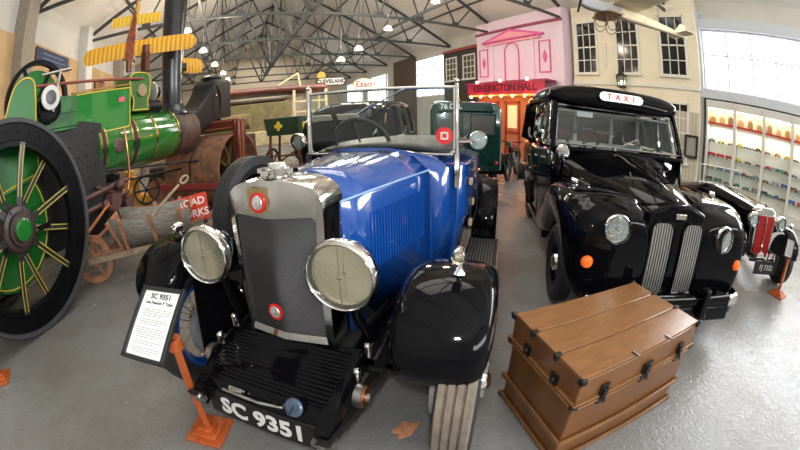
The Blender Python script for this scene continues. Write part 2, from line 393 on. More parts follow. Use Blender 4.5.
# pink town hall front
PINK = mat('pale_pink_render', (.76, .60, .70), .7, var=.03); MAG = mat('magenta_moulding', (.72, .10, .32), .5)
t = thing('pink_hall_front', 'pale pink hall front with magenta pediment and arched panel', 'building front', (10.6, 10.8, 0))
b = MB(); b.box((.35, 0, EAVE/2), (.7, 5.1, EAVE-.02)); b.box((-.03, -1.0, 4.15), (.06, .16, 2.0)); b.box((-.03, 1.45, 4.15), (.06, .16, 2.0)); b.build('wall', PINK, t, smooth=False)
b = MB(); yc = .22
b.prism([(yc-1.85, 5.0), (yc+1.85, 5.0), (yc+1.85, 5.08), (yc, 5.48), (yc-1.85, 5.08)], -.12, 0, 'x')
b.build('pediment', MAG, t, smooth=False)
b = MB(); b.prism([(yc-1.45, 5.07), (yc+1.45, 5.07), (yc, 5.37)], -.135, -.12, 'x'); b.box((-.05, yc, 4.93), (.1, 3.3, .09)); b.build('pediment_panel', mat('salmon', (.85, .35, .42), .6), t, smooth=False)
def outline(pts, wd, x):
    b = MB()
    for i in range(len(pts)): b.bar((x, *pts[i]), (x, *pts[(i+1) % len(pts)]), .03, wd, up=(1, 0, 0)) if False else b.bar((x, *pts[i]), (x, *pts[(i+1) % len(pts)]), wd, .03, up=(1, 0, 0))
    return b
arch = [(yc-.42, 3.2)] + [(yc - .42*math.cos(PI*k/10), 4.45 + .42*math.sin(PI*k/10)) for k in range(11)] + [(yc+.42, 3.2)]
outline(arch, .045, -.03).build('arched_moulding', MAG, t, smooth=False)
for y in (-1.62, 2.05):
    outline([(y-.28, 3.5), (y+.28, 3.5), (y+.28, 4.75), (y-.28, 4.75)], .04, -.03).build('panel_moulding', MAG, t, smooth=False)
    b = MB(); b.prism([(y-.11, 4.12), (y, 3.86), (y+.11, 4.12), (y, 4.38)], -.03, 0, 'x'); b.build('diamond', MAG, t, smooth=False)
b = MB(); b.box((-.02, 0, 5.52), (.12, 5.1, .1)); b.build('cornice', mat('dark_magenta', (.3, .04, .1), .5), t, smooth=False)
# ground floor: warm lit shop interior, doors
WARM = mat('warm_shop_wall', (.42, .13, .05), .6)
b = MB(); b.box((-.02, 0, 1.35), (.04, 5.0, 2.7)); b.build('shopfront', WARM, t, smooth=False)
REDW = mat('dark_red_joinery', (.28, .03, .02), .4)
for y in (-1.2, .2, 1.5):
    b = MB(); b.box((-.05, y-.4, 1.2), (.06, .09, 2.3)); b.box((-.05, y+.4, 1.2), (.06, .09, 2.3)); b.box((-.05, y, 2.3), (.06, .9, .1)); b.box((-.05, y, 1.05), (.06, .8, .1)); b.box((-.05, y, .3), (.06, .8, .45))
    o = b.build('shop_door', REDW, t, smooth=False)
    b = MB(); b.box((-.045, y, 1.7), (.02, .55, .95)); b.build('lit_poster', mat('lit_cream', (.7, .55, .35), .5, emit=(1, .62, .3), es=.35), o, smooth=False)
# canopy with lettering and bulbs
t = thing('shop_canopy', 'crimson lettered canopy board with glowing bulbs beneath', 'canopy', (10.02, 11.0, 2.55))
CRIM = mat('crimson_board', (.42, .015, .06), .4)
b = MB(); b.box((-.02, 0, .3), (.06, 4.6, .46)); b.build('fascia', CRIM, t, smooth=False)
b = MB(); b.box((.22, 0, .56), (.62, 4.8, .07)); b.build('canopy_top', mat('dark_magenta', (.3, .04, .1), .5), t, smooth=False)
b = MB(); b.box((.2, 0, .02), (.46, 4.6, .05)); b.build('soffit', mat('gold_soffit', (.8, .45, .12), .4), t, smooth=False)
text('KENSINGTON HALL', .42, .006, mat('letter_dark', (.08, .002, .01), .4), t, frame((-.06, 0, .3), (0, -1, 0), (0, 0, 1)), bold=.006)
for k in range(7):
    y = -2.0 + k*.66
    b = MB(); b.sphere((-.12, y, -.04), .05, 10); b.build('light_bulb', mat('warm_bulb', (1, .8, .4), .4, emit=(1, .62, .22), es=26), t)
for y in (-1.5, 0, 1.5):
    b = MB(); b.sphere((-.14, y, .6), .06, 10); b.build('light_bulb', mat('pink_bulb', (1, .4, .3), .4, emit=(1, .35, .22), es=18), t)
for y in (9.4, 11.0, 12.6):
    l = bpy.data.lights.new('canopy_lamp', 'POINT'); l.energy = 15; l.color = (1, .45, .15); l.shadow_soft_size = .12
    o = bpy.data.objects.new('canopy_lamp', l); o.location = (9.85, y, 2.35); COL.objects.link(o)
for y in (9.6, 11.2, 12.8):
    l = bpy.data.lights.new('pink_uplight', 'POINT'); l.energy = 2.5; l.color = (1, .4, .7); l.shadow_soft_size = .1
    o = bpy.data.objects.new('pink_uplight', l); o.location = (9.95, y, 3.35); COL.objects.link(o)
# timber front
t = thing('timber_house_front', 'dark weathered timber house front with two pale sash windows', 'building front', (11.25, 15.2, 0))
b = MB(); b.box((0, 0, 2.65), (.35, 3.4, 5.3)); b.build('wall', wavemat('dark_weatherboard', (.045, .042, .032), (.03, .028, .022), 1.6, 'Z', .6, .5), t, smooth=False)
for y in (16.1, 14.55): sash(t, -.2, y-15.15, 4.2, .95, 1.25, 3, 4, SASHW, mat('dusk_pane', (.10, .09, .07), .2))
b = MB(); b.box((-.2, 0, 5.2), (.12, 3.4, .16)); b.box((-.19, -1.65, 4.1), (.1, .12, 2.3)); b.build('cornice', REDW, t, smooth=False)
b = MB(); b.box((-.2, 0, 1.5), (.1, 3.0, 1.7)); b.build('shop_window', mat('brown_shop', (.16, .08, .04), .3), t, smooth=False)
# wall lantern on the cream front
t = thing('wall_lantern', 'black glazed lantern on the cream house front above the taxi sign', 'lantern', (10.88, 5.97, 2.98))
b = MB()
for sx in (-1, 1):
    for sy in (-1, 1): b.bar((sx*.1, sy*.1, .02), (sx*.14, sy*.14, .36), .025)
b.box((0, 0, 0), (.24, .24, .04)); b.lathe([(.22, .36), (.1, .48), (.03, .52), (.03, .6), (0, .62)], n=4, M=Matrix.Rotation(PI/4, 4, 'Z')); b.bar((0, 0, .55), (.12, 0, .75), .025); b.build('cage', DARK, t, smooth=False)
b = MB(); b.lathe([(.12, .02), (.18, .35)], n=4, M=Matrix.Rotation(PI/4, 4, 'Z')); b.build('glazing', GLASS, t, smooth=False)
b = MB(); b.sphere((0, 0, .15), .06, 12, (1, 1, 1.3)); b.build('bulb', mat('soft_bulb', (1, .95, .85), .3, emit=(1, .9, .75), es=2.5), t)
t = thing('framed_notice', 'small black framed notice board on the boarded wall right of the taxi', 'notice', (10.90, 3.36, 1.4))
b = MB()
for sy in (-1, 1): b.box((0, sy*.2, 0), (.06, .06, .62))
for sz in (-1, 1): b.box((0, 0, sz*.3), (.06, .44, .06))
b.build('frame', DARK, t, smooth=False)
b = MB(); b.box((.02, 0, 0), (.02, .4, .6)); b.build('sheet', mat('grey_sheet', (.3, .29, .26), .5), t, smooth=False)

# ================================================================== DISPLAY CABINETS with toy cars
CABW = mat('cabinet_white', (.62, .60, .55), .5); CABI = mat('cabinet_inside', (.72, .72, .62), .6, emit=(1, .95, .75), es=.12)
REDS = mat('red_shelf_edge', (.5, .03, .02), .4)
bays = [(1.92, 2.86), (.92, 1.88), (-.08, .88), (-1.08, -.12), (-2.08, -1.12)]
ords = ['leftmost', 'second from left', 'third from left', 'fourth from left', 'fifth from left']
def toy_proto(color, kind):
    t = MB(); L = .22 if kind != 'lorry' else .27; h = .05
    t.slot = 0
    prof = {'saloon': [(-L/2, .02), (L/2, .02), (L/2, .05), (L*.28, .06), (L*.12, .1), (-L*.28, .1), (-L*.42, .06), (-L/2, .05)],
            'sports': [(-L/2, .02), (L/2, .02), (L/2, .045), (L*.1, .06), (L*.06, .08), (-.01, .055), (-L*.4, .065), (-L/2, .05)],
            'lorry': [(-L/2, .03), (L/2, .03), (L/2, .08), (L*.36, .11), (L*.2, .11), (L*.18, .06), (L*.14, .1), (-L/2, .1)]}[kind]
    t.prism(prof, -.045, .045, 'x')
    t.slot = 1
    for y in (-L*.3, L*.3):
        for x in (-.045, .045): t.cyl((x-.008, y, .022), (x+.008, y, .022), .022, 10)
    me = t.build('toy_car', [mat('toy_'+color[0], color[1], .35), DARK])
    return me
cols_ = [('red', (.5, .03, .03)), ('yellow', (.75, .5, .05)), ('green', (.04, .2, .1)), ('blue', (.05, .12, .4)), ('dark', (.04, .04, .05)), ('grey', (.3, .32, .34)), ('orange', (.7, .22, .04)), ('brown', (.18, .08, .04))]
protos = {}
for c in cols_:
    for kd in ('saloon', 'sports', 'lorry'): protos[(c[0], kd)] = None
shelf_z = [1.66, 1.26, .9, .56]
posw = ['at the left end', 'left of centre', 'right of centre', 'at the right end']
roww = ['top', 'second', 'third', 'bottom']
for bi, (y0, y1) in enumerate(bays):
    t = thing('display_cabinet', 'white wall cabinet bay of lit toy shelves, %s along the window wall' % ords[bi], 'cabinet', (11.2, (y0+y1)/2, 0), 0, 'lit display cabinets below the bright window')
    w_ = y1-y0; b = MB()
    b.box((.2, 0, 1.35), (.03, w_+.04, 2.7)); b.box((0, 0, .1), (.42, w_+.04, .2)); b.box((0, 0, 2.74), (.42, w_+.04, .22))
    for sy in (-1, 1): b.box((-.02, sy*(w_/2-.005), 1.4), (.46, .05, 2.8))
    b.build('case', CABW, t, smooth=False)
    b = MB(); b.box((.18, 0, 1.4), (.01, w_-.08, 2.45)); b.build('back_panel', CABI, t, smooth=False)
    for z in shelf_z:
        b = MB(); b.box((.02, 0, z-.012), (.3, w_-.08, .012)); b.build('glass_shelf', GLASS, t, smooth=False)
    b = MB(); b.box((.0, 0, 2.2), (.34, w_-.08, .05)); b.build('red_shelf', REDS, t, smooth=False)
    b = MB(); b.box((-.08, 0, 2.6), (.05, w_-.1, .03)); b.build('strip_light', mat('cabinet_strip', (1, .9, .6), .4, emit=(1, .78, .45), es=16), t, smooth=False)
    l = bpy.data.lights.new('cabinet_light', 'AREA'); l.shape = 'RECTANGLE'; l.size = .25; l.size_y = w_-.15; l.energy = 5; l.color = (1, .96, .85)
    o = bpy.data.objects.new('cabinet_light', l); o.location = (11.12, (y0+y1)/2, 2.14); COL.objects.link(o)
    # boxed models on the top shelf
    for k in range(3):
        y = y1 - .17 - k*(w_-.3)/2.1
        c = [(.55, .35, .12), (.7, .5, .25), (.45, .28, .12), (.62, .45, .2)][(bi+k) % 4]
        q = MB(); hh = .14 + .03*((bi+k) % 3)
        q.box((0, 0, hh/2), (.12, .17, hh)); q.box((0, 0, hh+.02), (.08, .1, .04)); q.cyl((-.065, -.05, hh/2), (-.06, -.05, hh/2), .03, 10); q.cyl((-.065, .05, hh/2), (-.06, .05, hh/2), .03, 10)
        o = q.build('tin_model', mat('tin_%d' % ((bi+k) % 4), c, .4), None, smooth=False); o.location = (11.2, y, 2.225)
        tag(o, 'small tan model on the red shelf of the %s cabinet, %s' % (ords[bi], ['left', 'middle', 'right'][k]), 'model', 'tan models on the red shelves')
    for ri, z in enumerate(shelf_z):
        nn = [3, 4, 3, 4][(ri+bi) % 4] if bi else 3
        for k in range(nn):
            c = random.choice(cols_); kd = random.choice(['saloon', 'sports', 'lorry'])
            y = y1 - .14 - (w_-.28)*k/(nn-1) + random.uniform(-.02, .02)
            if protos[(c[0], kd)] is None: o = protos[(c[0], kd)] = toy_proto(c, kd)
            else: o = protos[(c[0], kd)].copy(); COL.objects.link(o)
            o.location = (11.19, y, z-.005); o.rotation_euler = (0, 0, random.choice([0, PI]) + random.uniform(-.1, .1))
            pw = ['at the left end', 'in the middle', 'at the right end'][k] if nn == 3 else posw[k]
            tag(o, '%s toy %s %s of the %s shelf in the %s cabinet' % (c[0], {'saloon': 'car', 'sports': 'open car', 'lorry': 'lorry'}[kd], pw, roww[ri], ords[bi].replace(' from left', '')), 'toy car', 'toy cars on the glass shelves')

# hanging signs at the far end
t = thing('hanging_sign', 'white six-sided sign with black capitals hanging under a yellow disc', 'sign', (4.65, 16.5, 3.42), R(-16))
b = MB(); b.prism([(-.75, 0), (-.6, .2), (.6, .2), (.75, 0), (.6, -.2), (-.6, -.2)], -.04, .04, 'y'); b.build('board', DARK, t, smooth=False)
b = MB(); b.prism([(-.68, 0), (-.55, .16), (.55, .16), (.68, 0), (.55, -.16), (-.55, -.16)], -.05, -.04, 'y'); b.build('face', WHITE, t, smooth=False)
text('CLEVELAND', .25, .004, DARK, t, frame((0, -.056, 0), (1, 0, 0), (0, 0, 1)), bold=.008)
b = MB(); b.cyl((-.45, -.03, .3), (-.45, .03, .3), .2, 24); b.build('yellow_disc', mat('disc_yellow', (.75, .45, .06), .4), t)
b = MB(); b.tube([(-.4, 0, .2), (-.4, 0, 6.1)], .01, 6); b.build('chain', DARK, t)
b = MB(); b.tube([(.4, 0, .2), (.4, 0, 6.1)], .01, 6); b.build('chain', DARK, t)
t = thing('hanging_sign', 'lit oval white sign with red lettering above the saloon', 'sign', (5.3, 13.95, 3.0), R(-21))
b = MB(); b.lathe([(.45, -.05), (.45, .05)], Matrix.Rotation(PI/2, 4, 'X') @ Matrix.Diagonal((1, .58, 1, 1)), 32); b.build('rim', mat('oval_sign_rim', (.5, .3, .05), .4), t)
b = MB(); b.lathe([(.4, -.058), (.4, .058)], Matrix.Rotation(PI/2, 4, 'X') @ Matrix.Diagonal((1, .58, 1, 1)), 32); b.build('face', mat('lit_sign_face', (.9, .85, .7), .4, emit=(1, .9, .65), es=.9), t)
text('Esso', .36, .004, RED, t, frame((0, -.064, 0), (1, 0, 0), (0, 0, 1)), bold=.012)
b = MB(); b.tube([(0, 0, .25), (0, 0, 5.75)], .012, 6); b.build('rod', DARK, t)
# blue enamel sign and pictures on the left wall
t = thing('enamel_sign', 'dark blue enamel sign with pale lines high on the left wall', 'sign', (XL+.1, 9.85, 4.54))
b = MB(); b.box((0, 0, 0), (.04, 2.35, .42)); b.build('plate', mat('blue_enamel_plate', (.010, .02, .07), .35, var=.4, vscale=9), t, smooth=False)
b = MB(); b.box((.023, 0, .08), (.006, 1.5, .05)); b.box((.023, .1, -.06), (.006, 1.7, .04)); b.build('pale_lines', mat('faded_blue', (.10, .16, .3), .5), t, smooth=False)
for i, (y, z, c, l) in enumerate(((14.3, 4.0, (.25, .1, .04), 'brown framed picture beyond the white pier, under the yellow wing'), (15.8, 3.3, (.4, .09, .05), 'red brown poster low on the left wall beyond the pier'), (17.4, 4.3, (.3, .22, .12), 'tan poster furthest along the left wall'), (6.2, 3.6, (.28, .05, .03), 'dark red board at the left edge of the picture'))):
    t = thing('wall_poster', l, 'poster', (XL+.1, y, z)); b = MB(); b.box((0, 0, 0), (.05, 1.2, .75)); b.build('frame', mat('dark_wood_frame', (.05, .03, .02), .5), t, smooth=False)
    b = MB(); b.box((.03, 0, 0), (.01, 1.05, .6)); b.build('print', mat('print_%d' % i, c, .5, var=.5, vscale=7), t, smooth=False)
# ================================================================== shared vehicle pieces
def spoked_wheel(parent, c, r, wd, tyre_m, rim_m, spokes=24, sp_m=None, name='wheel', hub_m=None, tilt=0., groove=True, rimw=.05, side=1, solid_disc=False):
    """wheel whose axle lies along local X, centred at c; outer face towards side*X"""
    M = Matrix.Translation(c) @ Matrix.Rotation(tilt, 4, 'Z') @ Matrix.Rotation(side*PI/2, 4, 'Y')
    b = MB(); h = wd/2; ri = r - wd*.78
    two = isinstance(tyre_m, (list, tuple))
    tread = [(r-wd*.12, -h*.86)]
    if groove:
        for g in (-.62, -.2, .2, .62): tread += [(r, h*(g-.15)), (r, h*(g+.12)), (r-.012, h*(g+.16)), (r-.012, h*(g+.2))]
        tread = tread[:-2]
    else: tread += [(r, -h*.6), (r, h*.6)]
    tread += [(r-wd*.12, h*.86)]
    b.slot = 1 if two else 0; b.lathe(tread + [(r-.03, 0)], M, 48, close=True)
    b.slot = 0
    b.lathe([(r-wd*.12, -h*.86), (r-wd*.4, -h), (ri, -h*.62), (ri+.002, h*.62), (r-wd*.4, h), (r-wd*.12, h*.86), (r-.032, 0)], M, 48, close=True)
    root = b.build(name, tyre_m, parent, ang=30)
    b = MB(); b.lathe([(ri+.004, -h*.6), (ri-.02, -h*.62), (ri-rimw, -h*.25), (ri-rimw, h*.25), (ri-.02, h*.62), (ri+.004, h*.6)], M, 40, close=True); b.build('rim', rim_m, root)
    if solid_disc:
        b = MB(); b.lathe([(ri-rimw+.005, .01), (ri*.6, h*.1), (ri*.42, h*.5), (ri*.3, h*.62), (0, h*.68)], M, 36); b.build('wheel_disc', solid_disc, root)
        b = MB(); b.lathe([(ri*.4, h*.5), (ri*.36, h*.8), (ri*.18, h*1.0), (0, h*1.04)], M, 28); b.build('hub_cap', hub_m or CHROME, root)
    else:
        b = MB()
        for i in range(spokes):
            a = 2*PI*i/spokes; s_ = 1 if i % 2 else -1; a2 = a + .35*(1 if (i//2) % 2 else -1)
            b.tube([M @ Vector((.045*math.cos(a2), .045*math.sin(a2), h*.75*s_)), M @ Vector(((ri-rimw+.005)*math.cos(a), (ri-rimw+.005)*math.sin(a), h*.1*s_))], .0045, 5)
        b.build('wire_spokes', sp_m or DULL, root)
        b = MB(); b.lathe([(.05, -h), (.05, h*.9), (.062, h*.95), (.05, h*1.25), (.03, h*1.45), (0, h*1.5)], M, 20)
        for a in (0, PI): b.box((.07*math.cos(a), .07*math.sin(a), h*1.05), (.07, .03, .03), M)
        b.build('hub_nut', hub_m or CHROME, root)
    return root
def round_lamp(parent, c, dirv, r, depth, rim_m, bowl_m, lens_m=None, refl=None, name='headlamp', bulb=True):
    """c = centre of lens; dirv = direction the lamp faces"""
    M = axis(c, Vector(c) + Vector(dirv))
    b = MB(); b.lathe([(0, -depth), (r*.35, -depth*.95), (r*.72, -depth*.66), (r*.92, -depth*.3), (r*.97, -.02), (r*.9, -.02), (r*.6, -depth*.5), (0, -depth*.8)], M, 36); o = b.build(name, bowl_m, parent)
    b = MB(); b.lathe([(r*.9, -.03), (r*1.0, -.035), (r*1.05, -.012), (r*1.03, .012), (r*.96, .022), (r*.9, .01)], M, 40, close=True); b.build('rim', rim_m, o)
    b = MB(); b.lathe([(r*.9*k/10, -.012 - depth*.66*(1-(k/10)**2)) for k in range(10, -1, -1)], M, 40); b.build('reflector', refl or REFLECTOR, o)
    b = MB(); b.lathe([(r*.93, 0), (r*.6, .012), (0, .02)], M, 32); b.build('lens', lens_m or LENS, o)
    if bulb:
        b = MB(); b.lathe([(r*.13, -depth*.6), (r*.13, -depth*.35), (r*.05, -depth*.2), (0, -depth*.18)], M, 16)
        
        b.build('bulb', DULL, o)
        b = MB(); dn = Vector(dirv).normalized(); cc = Vector(c) + dn*.012; b.bar(cc + Vector((0, 0, r*.86)), cc - Vector((0, 0, r*.86)), .0022); b.sphere(cc, r*.06, 12); b.build('lens_clip', DULL, o)
    return o
def ring_mesh(b, c, r, t, M=None, n=48, m=8):
    pts = [(c[0] + r*math.cos(2*PI*i/n), c[1] + r*math.sin(2*PI*i/n), c[2]) for i in range(n)]
    if M is not None: pts = [M @ Vector(p) for p in pts]
    return b.tube(pts, t, m, closed=True)
def steering_wheel(parent, c, r, dirv, m, spokes=4):
    M = axis(c, Vector(c) + Vector(dirv)); b = MB(); ring_mesh(b, (0, 0, 0), r, .019, M, 40)
    o = b.build('steering_wheel', m, parent)
    b = MB()
    for i in range(spokes): a = 2*PI*i/spokes + PI/4; b.bar(M @ Vector((0, 0, -.03)), M @ Vector((r*math.cos(a), r*math.sin(a), 0)), .012)
    b.tube([M @ Vector((0, 0, -.02)), M @ Vector((0, 0, -.6))], .02, 8); b.build('column', m, o)
    return o
def fender_sheet(path, cx, prof, n=6, x_out=1, skirt_in=None):
    """path rows: (y, z, halfwidth, crown_drop). prof: list of (t in -1..1, drop fraction). Sheet swept along the path."""
    P = crom(path, n); rings = []
    for i, p in enumerate(P):
        q0 = P[max(i-1, 0)]; q1 = P[min(i+1, len(P)-1)]
        ty, tz = q1[0]-q0[0], q1[1]-q0[1]; L = math.hypot(ty, tz) or 1; ny, nz = -tz/L, ty/L      # normal (left of travel)
        rings.append([(cx + x_out*t*p[2], p[0] - ny*d*p[3], p[1] - nz*d*p[3]) for t, d in prof])
    b = MB(); b.loft(rings, cap=False, closed=False); return b

# ================================================================== BLUE TOURING CAR
BC = thing('vintage_car', 'royal blue open vintage touring car with mesh radiator and number plate SC 9351', 'car', (0.141, 1.505, 0), -R(42.2))
# radiator
def rad_outline(w_, zb, zt, arc=.035, n=10):
    pts = [(-w_*.97, zb)] + [(-w_, zt-.05)]
    for i in range(n+1):
        t = -1 + 2*i/n; pts.append((w_*(t*.94), zt + arc*(1-t*t) + (-.02 if abs(t) == 1 else 0)))
    pts += [(w_, zt-.05), (w_*.97, zb)]
    return pts
def prow(x, w_): return -.035*(1-abs(x)/w_)
b = MB(); W_ = .25
out = rad_outline(W_, .62, 1.345)
rings = []
for dy, sc in ((.17, 1.0), (.02, 1.0), (-.005, .985)):
    rings.append([(x*sc, dy + (prow(x, W_) if dy < .1 else 0), z if z < 1.3 else z - (.0 if dy > 0 else .006)) for x, z in out])
inn = [(-.205, .665), (-.215, 1.20)] + [(-.215 + .43*i/8, 1.225 + .012*abs(i-4)/4 - .012) for i in range(9)] + [(.215, 1.20), (.205, .665)]
# front frame faces between outer and inner outlines (same count resampled)
def resamp(P, n):
    L = [0]
    for i in range(1, len(P)): L.append(L[-1] + math.dist(P[i-1], P[i]))
    o = []
    for k in range(n):
        t = L[-1]*k/(n-1); i = max(1, next((j for j in range(1, len(L)) if L[j] >= t - 1e-9), len(L)-1)); u = (t-L[i-1])/(L[i]-L[i-1])
        o.append((P[i-1][0]+(P[i][0]-P[i-1][0])*u, P[i-1][1]+(P[i][1]-P[i-1][1])*u))
    return o
NN = 44
A1 = resamp(out, NN); A2 = resamp(inn, NN)
b.loft([[(x, .17, z) for x, z in A1], [(x, .02 + prow(x, W_), z) for x, z in A1], [(x*.985, -.004 + prow(x, W_), z-.006) for x, z in A1],
        [(x, -.006 + prow(x, W_), z) for x, z in A2], [(x, .012 + prow(x, W_), z) for x, z in A2]], cap=False, closed=False)
b.loft([[(x, -.006 + prow(x, W_), .665) for x in (-.205, -.1, 0, .1, .205)], [(x*1.05, -.015 + prow(x, W_), .63) for x in (-.205, -.1, 0, .1, .205)], [(x*1.08, .08, .61) for x in (-.205, -.1, 0, .1, .205)]], cap=False, closed=False)
radm = b.build('radiator_shell', mat('radiator_nickel', (.70, .69, .67), .13, 1., var=.1, vscale=9), BC)
def mesh_mat():
    m = mat('radiator_gauze', (.16, .16, .165), .35, .85); nt = m.node_tree; bs = nt.nodes['Principled BSDF']
    tc = nt.nodes.new('ShaderNodeTexCoord'); k = []
    mp = nt.nodes.new('ShaderNodeMapping'); mp.inputs['Rotation'].default_value = (0, R(45), 0); nt.links.new(tc.outputs['Object'], mp.inputs[0])
    for ax in ('X', 'Z'):
        wv = nt.nodes.new('ShaderNodeTexWave'); wv.bands_direction = ax; wv.inputs['Scale'].default_value = 36; nt.links.new(mp.outputs[0], wv.inputs['Vector']); k.append(wv)
    mx = nt.nodes.new('ShaderNodeMath'); mx.operation = 'MAXIMUM'; nt.links.new(k[0].outputs['Fac'], mx.inputs[0]); nt.links.new(k[1].outputs['Fac'], mx.inputs[1])
    r = nt.nodes.new('ShaderNodeValToRGB'); r.color_ramp.elements[0].position = .5; r.color_ramp.elements[0].color = (.008, .008, .008, 1); r.color_ramp.elements[1].position = .95; r.color_ramp.elements[1].color = (.13, .13, .135, 1)
    nt.links.new(mx.outputs[0], r.inputs[0]); nt.links.new(r.outputs[0], bs.inputs['Base Color'])
    bp = nt.nodes.new('ShaderNodeBump'); bp.inputs['Strength'].default_value = .8; bp.inputs['Distance'].default_value = .004; nt.links.new(mx.outputs[0], bp.inputs['Height']); nt.links.new(bp.outputs[0], bs.inputs['Normal'])
    return m
b = MB(); XS = [-.21 + .42*i/12 for i in range(13)]
b.loft([[(x, .004 + prow(x, W_), .655) for x in XS], [(x, .004 + prow(x, W_), 1.228) for x in XS]], cap=False, closed=False); b.build('mesh_grille', mesh_mat(), BC)
def badge(parent, c, r, name='badge'):
    M = axis(c, (c[0]-.12, c[1]-1, c[2]+.05)); b = MB(); b.lathe([(r*.92, -.008), (r*.92, .002), (r*.72, .004), (r*.7, .002), (0, .003)], M, 28); o = b.build(name, mat('red_enamel', (.55, .015, .015), .2), parent)
    b = MB(); b.lathe([(r*.66, .003), (r*.6, .006), (0, .008)], M, 28); b.build('badge_centre', mat('badge_silver', (.6, .62, .6), .35, .6, var=.4, vscale=60), o)
badge(BC, (-.038, -.052, 1.285), .047); badge(BC, (-.03, -.05, .775), .045)
b = MB(); b.prism([(-.095, 1.238), (.006, 1.238), (.006, 1.345), (-.095, 1.345)], -.046, -.038, 'y'); b.build('badge_plate', mat('brass_plate', (.42, .33, .16), .35, .8), BC, smooth=False)
b = MB(); b.lathe([(.05, 1.36), (.05, 1.39), (.068, 1.392), (.068, 1.415), (.045, 1.42), (.04, 1.435), (0, 1.44)], Matrix.Translation((0, .06, 0)), 24)
for a in (0, PI/2, PI, 3*PI/2): b.box((.075*math.cos(a), .06+.075*math.sin(a), 1.403), (.04, .04, .02), rot=(0, 0, a))
b.build('filler_cap', CHROME, BC)
# bonnet: rings from radiator to scuttle
def bonnet_ring(y, w_, zt, zs, zb, n=18):
    ex = 2.6 + 1.6*max(0, min(1, (y-.15)/.95))
    P = [(-w_*1.0, y, zb), (-w_, y, zs)]
    for i in range(1, n): t = -1 + 2*i/n; P.append((w_*.985*t, y, zs + (zt-zs)*(1-abs(t)**ex)))
    return P + [(w_, y, zs), (w_*1.0, y, zb)]
def lerp(a, b_, t): return a + (b_-a)*t
YS = [.15, .4, .65, .9, 1.12]
b = MB(); b.loft([bonnet_ring(y, lerp(.25, .44, (y-.15)/1.0), lerp(1.36, 1.385, (y-.15)), lerp(1.24, 1.22, (y-.15)), .60) for y in YS], cap=False, closed=False)
b.build('bonnet', BLUE, BC, solid=.01, ang=60)
for sx in (-1, 1):
    b = MB(); b.tube([(sx*lerp(.25, .44, t)*.99, .15+t*.97, 1.25) for t in (0, .5, 1)], .007, 6); b.build('bonnet_hinge', mat('hinge_pale', (.2, .32, .6), .3, .6), BC)
    b = MB()
    for i in range(22):
        t = i/21; y = .38 + t*.62; x = lerp(.25, .44, (y-.15)/1.0)
        b.box((sx*(x+.008), y, lerp(1.0, .99, t)), (.008, .009, .30), rot=(0, 0, -sx*R(25)))
    b.build('louvres', BLUE, BC)
b = MB()
b.tube([(0, .1, 1.372), (0, 1.12, 1.378)], .006, 6); b.build('bonnet_centre_hinge', CHROME, BC)
b = MB(); b.tube([(-.442, 1.13, .62), (-.445, 1.13, 1.22)] + [(.44*t, 1.13, 1.225 + .162*(1-abs(t)**4.2)) for t in [-.95+.19*i for i in range(11)]] + [(.445, 1.13, 1.22), (.442, 1.13, .62)], .006, 6); b.build('scuttle_bead', BLUE, BC)
# body tub
def tub(y, w_, zt, zb, crown, tuck=.9, n=12):
    P = [(-w_*tuck, y, zb), (-w_*1.0, y, (zb+zt)/2), (-w_, y, zt-.05)]
    for i in range(1, n): t = -1 + 2*i/n; P.append((w_*.985*t, y, zt - .02 + crown*(1-abs(t)**3)))
    return P + [(w_, y, zt-.05), (w_*1.0, y, (zb+zt)/2), (w_*tuck, y, zb)]
b = MB(); b.loft([tub(1.13, .445, 1.27, .58, .125), tub(1.25, .52, 1.29, .52, .10), tub(1.38, .585, 1.30, .5, .06)], cap=False, closed=False)
b.build('scuttle', BLUE, BC, solid=.012, ang=60)
b = MB(); b.loft([tub(1.38, .585, 1.29, .46, .03), tub(1.7, .63, 1.27, .44, .02), tub(2.2, .66, 1.25, .44, .02), tub(2.8, .66, 1.25, .46, .02), tub(3.2, .61, 1.23, .55, .03), tub(3.45, .5, 1.15, .7, .03), tub(3.52, .4, 1.05, .8, .03)], cap=False, closed=False)
b.loft([tub(3.52, .4, 1.05, .8, .03), tub(3.53, .2, .95, .88, .01)], cap=False, closed=False)
b.build('body', BLUE, BC, solid=.012, ang=60)
b = MB(); b.loft([[(x*lerp(.56, .62, t), 1.42 + t*1.7, 1.32 + .05*(1-x*x) + .05*math.sin(PI*min(1, t*1.3)) ) for x in [-1+.25*i for i in range(9)]] for t in (0, .1, .3, .6, 1)], cap=False, closed=False)
b.build('tonneau_cover', LEATHERETTE, BC, solid=.02)
b = MB(); b.box((.0, 1.47, 1.30), (1.0, .04, .12)); b.build('dashboard', DARK, BC, bevel=.01)
for sx in (-1, 1):       # door lines and hinges
    b = MB(); b.box((sx*.655, 1.85, .95), (.012, .012, .62)); b.box((sx*.662, 2.15, .64), (.012, .62, .012)); b.box((sx*.668, 2.45, .95), (.012, .012, .62)); b.build('door_outline', DARK, BC)
for y, z in ((1.72, 1.08), (1.78, .72), (1.95, .86)):
    b = MB(); b.box((.66, y, z), (.03, .09, .05)); b.build('door_strap', mat('tan_leather', (.42, .3, .18), .6), BC, bevel=.005)
b = MB(); b.bar((.66, 2.1, 1.12), (.7, 2.1, 1.12), .02); b.tube([(.7, 2.06, 1.12), (.7, 2.18, 1.12)], .01, 8); b.build('door_handle', CHROME, BC)
